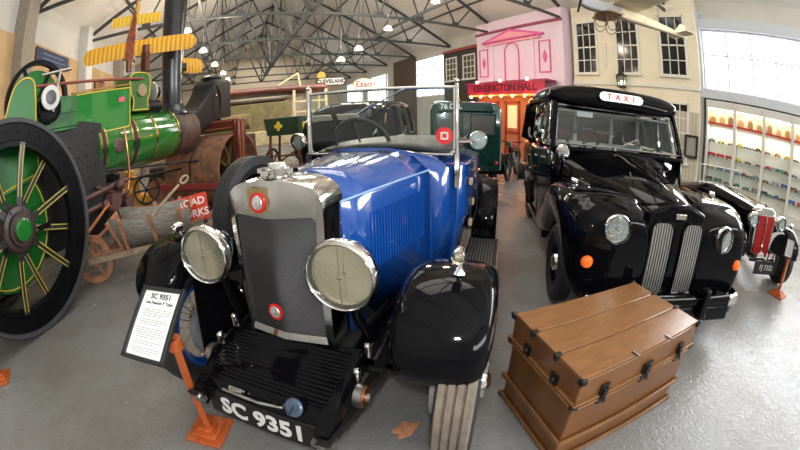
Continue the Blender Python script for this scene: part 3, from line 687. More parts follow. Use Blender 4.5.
# windscreen
ws = MB(); zb_, zt_ = 1.33, 1.815
for sx in (-1, 1):
    ws.tube([(sx*.588, 1.36, zb_-.12), (sx*.588, 1.37, zt_+.03)], .015, 10); ws.sphere((sx*.588, 1.37, zt_+.05), .02, 10)
    ws.box((sx*.592, 1.35, 1.22), (.03, .05, .24))
ws.tube([(-.575, 1.37, zt_), (.575, 1.37, zt_)], .013, 10)
ws.tube(crom([(-.57, 1.37, zt_), (-.57, 1.363, zb_+.07), (-.55, 1.36, zb_+.015), (-.5, 1.36, zb_), (0, 1.355, zb_+.012), (.5, 1.36, zb_), (.55, 1.36, zb_+.015), (.57, 1.363, zb_+.07), (.57, 1.37, zt_)], 4), .011, 8)
ws.tube([(-.15, 1.355, 1.63), (.22, 1.35, zt_)], .006, 6); ws.tube([(-.15, 1.355, 1.63), (-.02, 1.353, 1.71)], .012, 6)
wso = ws.build('windscreen_frame', CHROME, BC)
b = MB(); b.box((0, 1.366, (zb_+zt_)/2+.01), (1.13, .006, zt_-zb_-.02)); b.build('windscreen_glass', GLASS, wso, smooth=False)
st = MB(); st.cyl((.50, 1.352, 1.465), (.50, 1.358, 1.465), .062, 28); so = st.build('red_sticker', RED, wso)
b = MB()
for q in ((-.022, 0, .012, .056), (.022, 0, .012, .056), (0, -.022, .056, .012), (0, .022, .056, .012)): b.box((.50+q[0], 1.350, 1.465+q[1]), (q[2], .003, q[3]))
b.build('sticker_square', WHITE, so, smooth=False)
for sx in (-1, 1):
    o = round_lamp(BC, (sx*.735, 1.42, 1.435), (0, -1, 0), .066, .09, CHROME, CHROME, refl=DULL, lens_m=GLASS, name='spot_lamp', bulb=False)
    b = MB(); b.tube([(sx*.59, 1.37, 1.42), (sx*.68, 1.42, 1.42), (sx*.735, 1.46, 1.42)], .01, 8); b.build('bracket', CHROME, o)
steering_wheel(BC, (-.27, 1.72, 1.38), .25, (0, .85, .55), DARK)
# headlamps with bar
for sx in (-1, 1):
    o = round_lamp(BC, (sx*.36, -.12, 1.04), (.04 if sx > 0 else .2, -1, 0), .138, .2, CHROME, CHROME, name='headlamp')
    b = MB(); b.tube([(sx*.36, -.02, .93), (sx*.36, .0, .8), (sx*.4, .08, .62)], .022, 10); b.build('lamp_post', BLACK, o)
# front wings
PROF = [(-1, .35), (-.97, .18), (-.85, .06), (-.55, 0), (0, -.03), (.55, 0), (.85, .06), (.97, .18), (1, .35)]
PROF = [(t, d*.35) for t, d in ((-1, 1.0), (-.985, .55), (-.92, .22), (-.75, .05), (-.4, -.04), (0, -.07), (.4, -.04), (.75, .05), (.92, .22), (.985, .55), (1, 1.0))]
for sx, cx, dy, dz in ((1, .735, 0, 0), (-1, -.765, -.05, .04)):
    path = [(-.14, .62, .13, .16), (-.19, .665, .155, .2), (-.215, .745, .178, .25), (-.185, .85, .19, .3), (-.09, .945, .195, .32), (.06, .995, .195, .32), (.26, .985, .193, .3), (.5, .86, .19, .24), (.78, .66, .185, .16), (1.05, .48, .18, .1), (1.25, .38, .175, .06), (1.4, .345, .175, .04)]
    path = [(y+dy*max(0, 1-max(0, y)), z+dz*max(0, min(1, 1.2-y)), h, c) for y, z, h, c in path]
    b = fender_sheet(path, cx, PROF, 6)
    fo = b.build('front_wing', BLACK, BC, solid=.008, sub=1, ang=70)
    # inner valance between wing and chassis
    b = MB(); xi = sx*.33; xo = cx - sx*.17
    V = [(-.02, .80), (.15, .86), (.4, .82), (.75, .60), (1.1, .42)]
    if sx > 0: b.loft([[(xi, y+.05, .56), (xo, y, z)] for y, z in V], cap=False, closed=False); b.build('inner_valance', BLACK, fo, solid=.008)
    else:
        b.loft([[(xi, y+.05, .56), (xo, y, z+.02)] for y, z in V[1:]], cap=False, closed=False); b.build('inner_valance', BLACK, fo, solid=.008)
    b = MB(); b.prism([(-.06, .82), (-.10, .66), (.1, .56), (.6, .52), (1.0, .44), (.95, .5), (.5, .84), (.2, .92), (.0, .9)] if sx > 0 else [(-.07, .84), (-.13, .44), (.3, .46), (1.0, .42), (.95, .5), (.5, .84), (.2, .94), (.0, .93)], sx*.555, sx*.565, 'x'); b.build('inner_skirt', BLACK, fo)
    # sidelamp
    zs = 1.095
    ds = round_lamp(fo, (sx*.768, .045, zs), (0, -1, 0), .027, .06, CHROME, CHROME if sx > 0 else mat('grey_lamp_body', (.35, .36, .37), .3, .7), refl=SILVERREF, name='side_lamp', bulb=False)
    b = MB(); b.lathe([(.026, -.085), (.018, -.07), (.011, -.05), (.011, -.02)], Matrix.Translation((sx*.768, .08, zs)), 14); b.build('stem', CHROME, ds)
# wheels
TR = mat('front_tyre', (.17, .14, .11), .85, var=.15, vscale=25, bump=.3, bscale=50)
for sx in (-1, 1):
    wh = spoked_wheel(BC, (sx*.82, .135, .43), .43, .175, [RUBBER, TR if sx > 0 else RUBBER], BLUE, 30, mat('tan_spokes', (.42, .34, .24), .4, .5), side=sx)
    b = MB(); b.cyl((sx*.69, .12, .43), (sx*.74, .12, .43), .19, 28); b.build('brake_drum', mat('grey_drum', (.35, .36, .37), .45, .5), wh)
    wh = spoked_wheel(BC, (sx*.72, 2.98, .36), .36, .15, RUBBER, BLUE, 30, DULL, side=sx)
spoked_wheel(BC, (-.76, .80, .99), .40, .15, RUBBER, BLACK, 20, DULL, name='spare_wheel', side=-1)
for sx in (-1, 1):       # rear wings, running boards
    path = [(2.42, .36, .13, .1), (2.46, .6, .13, .2), (2.6, .8, .13, .25), (2.85, .91, .13, .25), (3.1, .88, .13, .25), (3.32, .7, .13, .2), (3.42, .5, .13, .15)]
    fender_sheet(path, sx*.75, PROF, 5).build('rear_wing', BLACK, BC, solid=.008)
    b = MB(); b.box((sx*.76, 1.9, .34), (.3, 1.1, .03)); ro = b.build('running_board', DARK, BC)
    b = MB(); b.box((sx*.915, 1.9, .345), (.015, 1.1, .035)); b.build('edge_strip', DULL, ro)
    b = MB()
    for k in range(9): b.box((sx*(.64+k*.028), 1.9, .359), (.01, 1.06, .008))
    b.build('rubber_mat', mat('grey_mat', (.16, .16, .16), .5), ro)
# chassis, axle, springs
ch = MB()
for sx in (-1, 1): ch.loft([[(sx*x, y, z+h) for x, h in ((.31, -.05), (.37, -.05), (.37, .05), (.31, .05))] for y, z in crom([(-.42, .42), (-.3, .47), (-.1, .52), (.2, .53), (1., .5), (3.3, .5)], 5)])
ch.build('chassis_rail', BLACK, BC)
b = MB(); b.tube([(-.7, .27, .36), (-.45, .27, .31), (.45, .27, .31), (.7, .27, .36)], .03, 8); b.box((0, .27, .30), (.8, .06, .05)); b.build('front_axle', BLACK, BC)
b = MB(); b.tube([(-.66, .16, .38), (.66, .16, .38)], .014, 8)
b.tube([(.36, .5, .5), (.66, .3, .42)], .016, 8); b.build('track_rod', DARK, BC)
for sx in (-1, 1):
    b = MB()
    for k in range(5):
        L = .62 - k*.09; b.loft([[(sx*.36 + q, .16 + L*t, .345 - k*.011 + .09*t*t*4*(L/.62)**2*.3 + h) for q, h in ((-.028, -.005), (.028, -.005), (.028, .005), (-.028, .005))] for t in (-1, -.5, 0, .5, 1)])
    b.build('leaf_spring', DARK, BC)
    b = MB(); b.cyl((sx*.40, -.17, .50), (sx*.435, -.17, .50), .055, 24); b.cyl((sx*.435, -.17, .50), (sx*.465, -.17, .5), .022, 12); b.bar((sx*.44, -.17, .5), (sx*.44, .1, .42), .025, .035); o = b.build('shock_absorber', DULL, BC)
    b = MB(); b.cyl((sx*.436, -.17, .50), (sx*.445, -.17, .50), .05, 24); b.build('friction_disc', COPPER, o)
    b = MB(); b.sphere((sx*.34, -.43, .42), .028, 12); b.bar((sx*.3, -.43, .42), (sx*.4, -.43, .42), .03); b.build('dumb_iron_eye', DULL, BC)
    for y, z in ((.02, .6), (-.12, .56)):
        b = MB(); b.cyl((sx*.39, y, z-.02), (sx*.39, y, z+.03), .018, 10); b.sphere((sx*.39, y, z+.035), .02, 10); b.build('grease_cap', CHROME, BC)
b = MB(); b.box((0, .62, .53), (.60, 1.15, .12)); b.box((0, .3, .62), (.42, .5, .1)); b.build('undertray', DARK, BC)
# ribbed apron and number plate
b = MB(); AP = crom([(.03, .60), (-.06, .575), (-.16, .56), (-.26, .535), (-.33, .49), (-.365, .43)], 9)
rg = []
for i, (y, z) in enumerate(AP): rg.append([(x, y, z + (.012 if i % 2 and 3 < i < 34 and abs(x) < .32 else 0)) for x in (-.37, -.345, -.325, -.1, .1, .325, .345, .37)])
b.loft(rg, cap=False, closed=False); b.build('ribbed_apron', BLACK, BC, solid=.008, ang=20)
b = MB(); b.box((0, -.375, .378), (.64, .014, .145), rot=(-R(8), 0, 0)); po = b.build('number_plate', mat('plate_black', (.006, .006, .006), .3), BC, bevel=.004)
text('SC 9351', .125, .002, mat('plate_white', (.62, .62, .6), .45), po, frame((0, -.3845, .376), (1, 0, 0), (0, .14, .99)), bold=.0035, sx=1.12)
M = axis((.19, -.352, .515), (.19, -1.1, .95)); b = MB(); b.lathe([(.042, -.012), (.044, 0), (.036, .008), (0, .01)], M @ Matrix.Diagonal((1, 1, 1, 1)), 24); o = b.build('club_badge', mat('badge_blue', (.10, .14, .22), .3, .5), BC)
b = MB(); b.bar((.168, -.378, .552), (.186, -.391, .50), .009, .006); b.bar((.212, -.378, .552), (.186, -.391, .50), .009, .006); b.build('badge_mark', mat('badge_dark', (.02, .03, .06), .3), o)
b = MB(); b.tube([(-.2, -.37, .485), (.02, -.375, .495), (.14, -.36, .50)], .007, 8); b.tube([(-.16, -.355, .50), (-.08, -.355, .505)], .014, 8); b.build('badge_bar', CHROME, BC)
# ================================================================== BLACK TAXI
TX = thing('taxi', 'glossy black vintage taxi with lit TAXI sign and twin upright grilles', 'taxi', (2.956, 1.045, 0), -R(39.5))
def lower_ring(y, w_, zb, zt, n=24, e=3.2): return ellipse_ring(y, w_, zb, zt, n, e)
# lower body from scuttle to tail
def hull(rows, n=24, e=3.2):
    b = MB(); b.loft([ellipse_ring(y, w_, zb, zt, n, e) for y, w_, zb, zt in rows]); return b
# body side panels: open topped tub
def tub2(y, w_, zb, zt):
    return [(-w_*.93, y, zb), (-w_, y, zb+.15), (-w_*1.0, y, zt-.25), (-w_*.97, y, zt), (w_*.97, y, zt), (w_*1.0, y, zt-.25), (w_, y, zb+.15), (w_*.93, y, zb)]
b = MB(); rows = crom([(1.18, .80, .33, 1.26), (1.35, .875, .30, 1.33), (2.0, .90, .30, 1.32), (3.2, .90, .30, 1.32), (4.0, .88, .34, 1.30), (4.35, .80, .45, 1.22), (4.5, .68, .6, 1.0)], 4)
RR = [tub2(*r) for r in rows]
for lo, hi in ((0, 4), (4, 8)): b.loft([r[lo:hi] for r in RR], cap=False, closed=False)
b.loft([[r[3] for r in RR[-10:]], [r[4] for r in RR[-10:]]], cap=False, closed=False)
b.box((0, 4.42, .8), (1.3, .1, .7))
b.build('body', BLACK, TX, solid=.012, ang=60)
b = MB(); b.box((0, 2.8, .36), (1.66, 3.0, .06)); b.build('floor_pan', DARK, TX)
# scuttle + bonnet
b = MB()
bon = [(-.16, .185, .70, 1.075, 1.00), (-.05, .25, .66, 1.12, 1.0), (.3, .38, .6, 1.185, 1.02), (.7, .52, .6, 1.235, 1.06), (1.0, .65, .6, 1.275, 1.10), (1.25, .80, .55, 1.325, 1.18), (1.34, .84, .55, 1.34, 1.22)]
def bring(y, w_, zb, zt, zs, n=14):
    P = [(-w_, y, zb), (-w_*1.0, y, zs)]
    for i in range(1, n): t = -1 + 2*i/n; P.append((w_*t*.99, y, zs + (zt-zs)*(1-abs(t)**2.4)))
    return P + [(w_, y, zs), (w_, y, zb)]
b.loft([bring(*r) for r in crom(bon, 4)], cap=False, closed=False)
b.build('bonnet', BLACK, TX, solid=.01, ang=60)
b = MB(); b.tube([(0, -.12, 1.10), (0, .3, 1.195), (0, .7, 1.245), (0, 1.05, 1.29)], .008, 6); b.build('bonnet_strip', CHROME, TX)
b = MB(); b.box((-.22, .5, 1.19), (.012, .3, .012), rot=(R(6), 0, R(-18))); b.build('vent_strip', DULL, TX)
# nose with twin grilles
def ngon(x0, x1, z0, z1, r=.05, n=5):
    P = []
    for cx, cz, a0 in ((x1-r, z1-r, 0), (x0+r, z1-r, 90), (x0+.012, z0+.012, 180), (x1-.012, z0+.012, 270)):
        rr = r if a0 < 180 else .012
        for k in range(n+1): a = R(a0 + 90*k/n); P.append((cx + rr*math.cos(a), cz + rr*math.sin(a)))
    return P
b = MB(); b.loft([[(x*s_, y, z) for x, z in ((-.36, .32), (-.335, .75), (-.29, 1.02), (-.12, 1.085), (.12, 1.085), (.29, 1.02), (.335, .75), (.36, .32))] for y, s_ in ((-.195, .94), (-.17, 1.0), (.15, 1.1))])
b.build('nose', BLACK, TX, bevel=.02)
GR = wavemat('grille_slats', (.62, .62, .6), (.05, .05, .05), 12, 'X', .3, .6, .7)
GR2 = wavemat('grille_slats_fine', (.50, .50, .5), (.07, .07, .07), 18, 'X', .35, .6, .7)
for sx in (-1, 1):
    P = ngon(.05, .275, .36, .955, .075); P = [(sx*x, z) for x, z in P]
    b = MB(); b.loft([[(x, y, z) for x, z in P] for y in (-.205, -.19)]); b.build('grille', GR, TX, smooth=False)
    b = MB(); b.tube([(x, -.205, z) for x, z in P], .011, 6, closed=True); b.build('grille_surround', BLACK, TX)
b = MB(); b.box((0, -.20, 1.0), (.11, .02, .045)); b.build('nose_badge', NICKEL, TX, bevel=.004)
# wings: broad flowing, lamps set in the fronts
for sx in (-1, 1):
    rows = []
    for y, xi, xo, zb, zt in ((-.215, .36, .76, .36, .86), (-.20, .26, .86, .28, .95), (-.12, .20, .93, .25, 1.02), (.0, .20, .96, .36, 1.06), (.10, .22, .985, .60, 1.085), (.4, .30, .99, .70, 1.09), (.75, .40, .97, .74, 1.06), (1.05, .55, .955, .55, .98), (1.3, .68, .94, .36, .84), (1.6, .78, .92, .30, .62), (1.9, .84, .91, .3, .45)):
        rows.append((y, xi, xo, zb, zt))
    rg = []
    for y, xi, xo, zb, zt in crom(rows, 4):
        cx = (xi+xo)/2; hw = (xo-xi)/2; rg.append([(sx*(cx + hw*math.copysign(abs(math.cos(a))**(2/3.6), math.cos(a))), y, (zb+zt)/2 + (zt-zb)/2*math.copysign(abs(math.sin(a))**(2/3.0), math.sin(a))) for a in [2*PI*j/24 for j in range(24)]])
    b = MB(); b.loft(rg); fw = b.build('front_wing', BLACK, TX, ang=70)
    round_lamp(fw, (sx*.563 - .03, -.232, .86 - sx*.018), (sx*.05, -1, .02), .112, .1, CHROME, BLACK, lens_m=GLASS, refl=SILVERREF, name='headlamp')
    b = MB(); b.lathe([(.05, -.04), (.05, .0), (.036, .03), (0, .045)], axis((sx*.80, -.215, .615), (sx*.86, -1, .615)), 18); b.build('indicator', mat('amber_lens', (.85, .16, .02), .15, emit=(1, .16, .02), es=.35), fw)
    b = MB(); b.tube(crom([(sx*.70, 1.15, 1.05), (sx*.74, .75, 1.085), (sx*.70, .3, 1.10)], 4), .006, 6); b.build('wing_strip', CHROME, fw)
    b = MB(); b.lathe([(.03, -.06), (.03, 0), (.02, .015), (0, .02)], axis((sx*.80, .42, 1.10), (sx*.82, -.6, 1.12)), 12); b.build('wing_lamp', CHROME, fw)
    # mirror
    if sx < 0: b = MB(); b.tube([(sx*.72, .95, 1.10), (sx*.80, .9, 1.18), (sx*.82, .9, 1.27)], .009, 6); b.lathe([(0, -.035), (.06, -.025), (.075, 0), (.07, .008), (0, .01)], axis((sx*.82, .91, 1.31), (sx*.82, 2, 1.35)), 20); b.build('wing_mirror', CHROME, fw)
    spoked_wheel(TX, (sx*.86, .42, .35), .35, .17, RUBBER, BLACK, 20, solid_disc=BLACK, side=sx, groove=False)
    spoked_wheel(TX, (sx*.78, 3.35, .35), .35, .17, RUBBER, BLACK, 20, solid_disc=BLACK, side=sx, groove=False)
    # rear wing + sill
    fender_sheet([(2.75, .35, .12, .1), (2.85, .62, .14, .12), (3.1, .82, .15, .15), (3.4, .88, .15, .15), (3.8, .82, .15, .15), (4.2, .62, .14, .15), (4.45, .42, .12, .1)], sx*.83, PROF, 5).build('rear_wing', BLACK, TX, solid=.01)
    b = MB(); b.box((sx*.86, 2.25, .30), (.08, 1.7, .10)); b.build('sill', BLACK, TX, bevel=.02)
# bumper
b = MB()
bp = crom([(-.82, -.22, .36), (-.79, -.32, .36), (-.66, -.37, .36), (0, -.39, .36), (.66, -.37, .36), (.79, -.32, .36), (.82, -.22, .36)], 5)
b.loft([[(x, y, z-.06), (x*1.0, y-.02, z-.03), (x, y-.025, z+.0), (x, y-.02, z+.03), (x, y, z+.055), (x*.985, y+.02, z)] for x, y, z in bp]); b.build('bumper', BLACK, TX)
for sx in (-1, 1): b = MB(); b.box((sx*.735, -.365, .36), (.16, .05, .10), rot=(0, 0, sx*.35)); b.build('bumper_cap', CHROME, TX, bevel=.015)
for sx in (-1, 1): b = MB(); b.loft([[(sx*q, y, z) for q, z in ((.27, .24), (.36, .24), (.35, .5), (.28, .5))] for y in (-.47, -.38)]); b.build('overrider', BLACK, TX, bevel=.02)
b = MB(); b.box((0, -.33, .25), (1.4, .14, .14)); b.build('front_valance', BLACK, TX, bevel=.02)
b = MB(); b.box((.52, -.35, .30), (.42, .05, .12)); b.build('number_plate', mat('plate_black', (.006, .006, .006), .3), TX)
# cabin: pillars, roof, glass
ZW = 1.34; ZR = 1.82
pil = [((-.855, 1.30, ZW), (-.79, 1.50, ZR+.03), .075), ((-.875, 2.0, ZW), (-.80, 2.02, ZR+.03), .05), ((-.875, 2.75, ZW), (-.80, 2.75, ZR+.03), .06), ((-.86, 3.6, ZW), (-.79, 3.5, ZR+.03), .2)]
for p, q, t in pil:
    for sx in (-1, 1): b = MB(); b.bar((sx*-p[0], p[1], p[2]-.06), (sx*-q[0], q[1], q[2]), t*.8, t); b.build('pillar', BLACK, TX, bevel=.01)
b = MB(); b.bar((-.86, 1.29, ZW-.02), (.86, 1.29, ZW-.02), .06, .05); b.build('screen_sill', BLACK, TX, bevel=.012)
b = MB(); b.bar((-.78, 1.50, ZR+.03), (.78, 1.50, ZR+.03), .06, .06); b.build('screen_header', BLACK, TX, bevel=.012)
rr = [(1.40, .64, 1.81, 1.93), (1.46, .83, 1.79, 2.02), (1.60, .88, 1.78, 2.07), (2.2, .90, 1.78, 2.10), (3.0, .90, 1.78, 2.08), (3.6, .87, 1.74, 1.98), (4.0, .80, 1.62, 1.82), (4.2, .7, 1.5, 1.68)]
b = MB(); b.loft([ellipse_ring(*r, 28, 3.0) for r in crom(rr, 4)]); b.build('roof', BLACK, TX, ang=70)
b = MB(); b.loft([[(x*w_, y + .25*(1-x*x), z) for x in [-1+.2*i for i in range(11)]] for y, w_, z in ((3.75, .80, 1.72), (4.0, .84, 1.5), (4.12, .86, 1.25))], cap=False, closed=False); b.build('rear_panel', BLACK, TX, solid=.02)
b = MB()   # windscreen surround
fr = [(-.80, 1.31, 1.375), (.80, 1.31, 1.375), (.815, 1.345, 1.43), (.77, 1.475, 1.78), (.73, 1.495, 1.81), (-.73, 1.495, 1.81), (-.77, 1.475, 1.78), (-.815, 1.345, 1.43)]
b.tube(crom(fr, 3, True), .012, 6, closed=True); wo = b.build('windscreen_frame', DULL, TX)
b = MB(); b.add([(-.81, 1.325, 1.375), (.81, 1.325, 1.375), (.76, 1.49, 1.80), (-.76, 1.49, 1.80)], [(0, 1, 2, 3)]); b.build('windscreen_glass', GLASS, wo, smooth=False, solid=.005)
for x0, x1 in ((-.12, .22),):
    b = MB(); b.bar((x0, 1.27, 1.36), (x1, 1.355, 1.50), .012); b.bar((x0, 1.24, 1.36), (x0, 1.30, 1.36), .03); b.build('wiper', DULL, wo)
for sx in (-1, 1):
    for y0, y1 in ((1.56, 1.96), (2.06, 2.70), (2.82, 3.42)):
        P = [(y0, 1.38), (y1, 1.38), (y1-.01, 1.79), (y0+(.10 if y0 < 1.6 else .01), 1.79)]
        b = MB(); b.tube([(sx*lerp(.875, .815, (z-1.34)/.45), y, z) for y, z in crom(P, 3, True)], .014, 6, closed=True); so = b.build('side_window_frame', CHROME if y0 < 2.5 else DULL, TX)
        b = MB(); b.add([(sx*lerp(.87, .81, (z-1.34)/.45), y, z) for y, z in P], [(0, 1, 2, 3)]); b.build('side_glass', GLASS, so, smooth=False, solid=.004)
for sx in (-1, 1):
    for y in (1.99, 2.76): b = MB(); b.box((sx*.905, y, .85), (.01, .01, .9)); b.build('door_gap', DARK, TX)
    b = MB(); b.box((sx*.93, 2.1, 1.15), (.03, .14, .025)); b.build('door_handle', CHROME, TX, bevel=.005)
# interior
MAROON = mat('maroon_leather', (.22, .02, .02), .45)
b = MB(); b.box((-.38, 2.15, .72), (.62, .5, .2)); b.box((-.38, 2.4, 1.0), (.62, .16, .5)); b.build('driver_seat', MAROON, TX, bevel=.04)
b = MB(); b.box((0, 3.5, .75), (1.5, .6, .3)); b.box((0, 3.8, 1.15), (1.5, .2, .7)); b.build('rear_seat', MAROON, TX, bevel=.04)
b = MB(); b.box((0, 2.58, .85), (1.6, .04, .95)); b.box((0, 2.58, 1.33), (1.66, .05, .04)); b.box((-.28, 2.58, 1.57), (.05, .05, .46)); b.box((.3, 2.58, 1.57), (.05, .05, .46)); b.box((-.76, 2.58, 1.57), (.05, .05, .46)); b.box((.76, 2.58, 1.57), (.05, .05, .46)); b.build('partition', mat('pale_partition', (.55, .54, .5), .5), TX, smooth=False)
b = MB(); b.box((0, 1.48, 1.26), (1.5, .16, .1)); b.build('dashboard', mat('brown_dash', (.12, .03, .02), .4), TX, bevel=.02)
steering_wheel(TX, (-.40, 1.66, 1.40), .20, (0, .75, .66), DARK, 3)
b = MB(); b.box((0, 2.9, 1.755), (1.6, 2.6, .02)); b.build('headlining', mat('pale_headlining', (.5, .47, .4), .8), TX, smooth=False)
b = MB(); b.box((-.42, 1.55, 1.72), (.2, .02, .06)); b.build('notice_card', WHITE, TX, smooth=False)
# roof sign
b = MB(); sg = [( .31*math.copysign(abs(math.cos(a))**.35, math.cos(a)), .062*math.copysign(abs(math.sin(a))**.8, math.sin(a))) for a in [2*PI*k/32 for k in range(32)]]
def stadium(L, r, n=8): return [(L + r*math.cos(R(-90+180*k/n)), r*math.sin(R(-90+180*k/n))) for k in range(n+1)] + [(-L + r*math.cos(R(90+180*k/n)), r*math.sin(R(90+180*k/n))) for k in range(n+1)]
P = stadium(.235, .052); b.loft([[(x*s_, y, z*s_ + 1.95) for x, z in P] for y, s_ in ((1.50, 1.0), (1.365, 1.0), (1.355, .95))]); so = b.build('taxi_sign', mat('lit_taxi_glass', (.85, .9, .85), .25, emit=(.85, 1, .9), es=.75), TX, ang=50)
b = MB(); b.tube([(x*1.03, 1.37, z*1.06+1.95) for x, z in P], .01, 6, closed=True); b.build('sign_rim', BLACK, so)
for i, ch_ in enumerate('TAXI'): text(ch_, .092, .002, mat('taxi_red', (.8, .02, .01), .4, emit=(1, .03, .01), es=.5), so, frame((-.165 + .108*i - (.0 if i < 3 else .01), 1.352, 1.95), (1, 0, 0), (0, 0, 1)), name='letter', bold=.004)
# ================================================================== STEAM ROAD ROLLER
RO = thing('steam_roller', 'green steam road roller with black chimney, spoked driving wheel and rusty front rolls', 'steam roller', (-2.467, 3.179, 0), -R(30.9))
CX = -.98
IRON = mat('black_wheel_iron', (.005, .005, .006), .35, var=.3, vscale=9, bump=.1, bscale=14, spec=.1)
def drive_wheel(x, side):
    M = Matrix.Translation((x, 0, 1.08)) @ Matrix.Rotation(side*PI/2, 4, 'Y'); h = .24
    b = MB(); b.lathe([(1.06, -h*2+.02), (1.08, -h*2+.03), (1.08, -.02), (1.065, 0), (1.03, .0), (1.02, -.03), (1.02, -h*2+.02)], M, 72, close=True)
    o = b.build('driving_wheel', mat('grey_tyre_band', (.05, .05, .055), .6, var=.15, vscale=8), RO, ang=40)
    b = MB(); b.lathe([(1.03, -.005), (1.02, -.03), (.86, -.035), (.85, -.02), (.80, -.02), (.79, -.12), (.82, -.13), (.86, -.2), (1.02, -.2)], M, 72, close=True)
    for i in range(36):
        a = 2*PI*i/36; b.sphere(M @ Vector((.94*math.cos(a), .94*math.sin(a), -.03)), .018, 6)
    b.build('felloe', IRON, o, ang=35)
    SP = mat('spoke_black', (.02, .02, .02), .3)
    for i in range(12):
        a = 2*PI*(i+.5)/12; z1 = -.03 if i % 2 else -.15
        p = M @ Vector((.19*math.cos(a), .19*math.sin(a), z1+.03 if i % 2 else -.2)); q = M @ Vector((.84*math.cos(a), .84*math.sin(a), z1))
        b = MB(); up = M.to_3x3() @ Vector((0, 0, 1)); b.bar(p, q, .075, .022, up=up); s_ = b.build('spoke', SP, o, smooth=False)
        b = MB(); n = up; off = n*.014; t = (q-p).normalized(); w3 = t.cross(n)
        for k in (-1, 1): b.bar(p+off+w3*.024*k+t*.12, q+off+w3*.024*k-t*.03, .010, .004, up=up)
        b.build('lining', LINE, s_, smooth=False)
    b = MB(); b.lathe([(.24, -.2), (.24, .0), (.22, .03), (.17, .04), (.16, .1), (.0, .1)], M, 32)
    for i in range(7): a = 2*PI*i/7; b.cyl(M @ Vector((.2*math.cos(a), .2*math.sin(a), .03)), M @ Vector((.2*math.cos(a), .2*math.sin(a), .05)), .018, 6)
    ho = b.build('hub', mat('brown_hub', (.04, .022, .02), .4, var=.3, vscale=9), o)
    b = MB(); b.lathe([(.11, .1), (.11, .17), (.09, .19), (0, .2)], M, 24); b.build('hub_cap', ENGREEN, ho)
    b = MB(); b.box((x + side*.12, .30, 1.02), (.05, .16, .05)); b.build('drive_pin', IRON, ho)
    return o
LINE = mat('spoke_lining', (.50, .40, .05), .45)
drive_wheel(.0, 1)
drive_wheel(2*CX, -1)
b = MB(); b.cyl((0, 0, 1.08), (2*CX, 0, 1.08), .07, 16); b.build('axle', DARK, RO)
# bunker / tender between the wheels: green side disc seen through spokes
def plate(pts, x0, x1, m, name, bevel=.01, parent=RO, line=True):
    b = MB(); b.prism(pts, x0, x1, 'x'); o = b.build(name, m, parent, bevel=bevel)
    if line:
        cy = sum(p[0] for p in pts)/len(pts); cz = sum(p[1] for p in pts)/len(pts)
        q = [(x1+.003, cy + (y-cy)*.95, cz + (z-cz)*.94) for y, z in pts]
        b = MB(); b.tube(q, .009, 5, closed=True); b.build('yellow_lining', ENYEL, o)
    return o
G = mat
plate([(.70*math.cos(2*PI*k/32), 1.08+.70*math.sin(2*PI*k/32)) for k in range(32)], -.55, -.50, ENGREEN, 'tender_side')
b = MB(); b.prism([(-1.0, .4), (.3, .4), (.3, 1.75), (-1.0, 1.75)], 2*CX+.5, -.58, 'x'); b.build('tender', mat('dark_tender', (.02, .025, .02), .5), RO, bevel=.01)
# curved wheel spectacle / mudguard plate rising over the rear wheel
sp = crom([(-.6, 1.5), (-.3, 1.72), (.06, 2.08), (.24, 2.50), (.36, 2.63), (.50, 2.66), (.61, 2.58), (.64, 2.3)], 4) + [(.64, 1.5), (-.6, 1.3)]
plate(sp, -.46, -.43, mat('satin_green', (.014, .15, .02), .38), 'side_sheet')
b = MB(); b.lathe([(.57, -.04), (.64, -.05), (.64, .05), (.57, .04)], Matrix.Translation((-1.55, 1.2, 2.53)) @ Matrix.Rotation(PI/2, 4, 'Y'), 48, close=True)
for i in range(6): a = PI*i/3; b.bar((-1.55, 1.2, 2.53), (-1.55, 1.2+.6*math.cos(a), 2.53+.6*math.sin(a)), .05)
b.build('flywheel', IRON, RO)
b = MB(); b.lathe([(.0, -.01), (.5, -.01), (.5, .01), (0, .01)], Matrix.Translation((-1.60, 1.2, 2.53)) @ Matrix.Rotation(PI/2, 4, 'Y'), 40); b.build('flywheel_disc', ENGREEN, RO)
# firebox
b = MB(); b.prism([(.55, .55), (1.80, .55), (1.88, 1.2), (1.88, 1.98), (1.5, 2.05), (.6, 2.05)], CX-.42, CX+.42, 'x')
for j in range(9):
    for i in range(8): b.sphere((CX+.425, .62+i*.155, .68+j*.15), .016, 6)
b.build('firebox', mat('dark_firebox', (.010, .010, .010), .5, var=.4, vscale=10), RO)
b = MB(); b.prism([(.5, 2.0), (1.4, 2.0), (1.4, 2.4), (.5, 2.4)], CX+.30, CX+.45, 'x'); b.build('hornplate', mat('hornplate_green', (.02, .13, .03), .35, var=.35, vscale=6), RO, bevel=.01)
b = MB(); b.box((CX+.46, .95, 1.98), (.02, .8, .03)); b.box((CX+.46, .95, 2.2), (.02, .8, .03)); b.build('hornplate_ribs', ENYEL if False else mat('hornplate_green', (0, 0, 0)), RO)
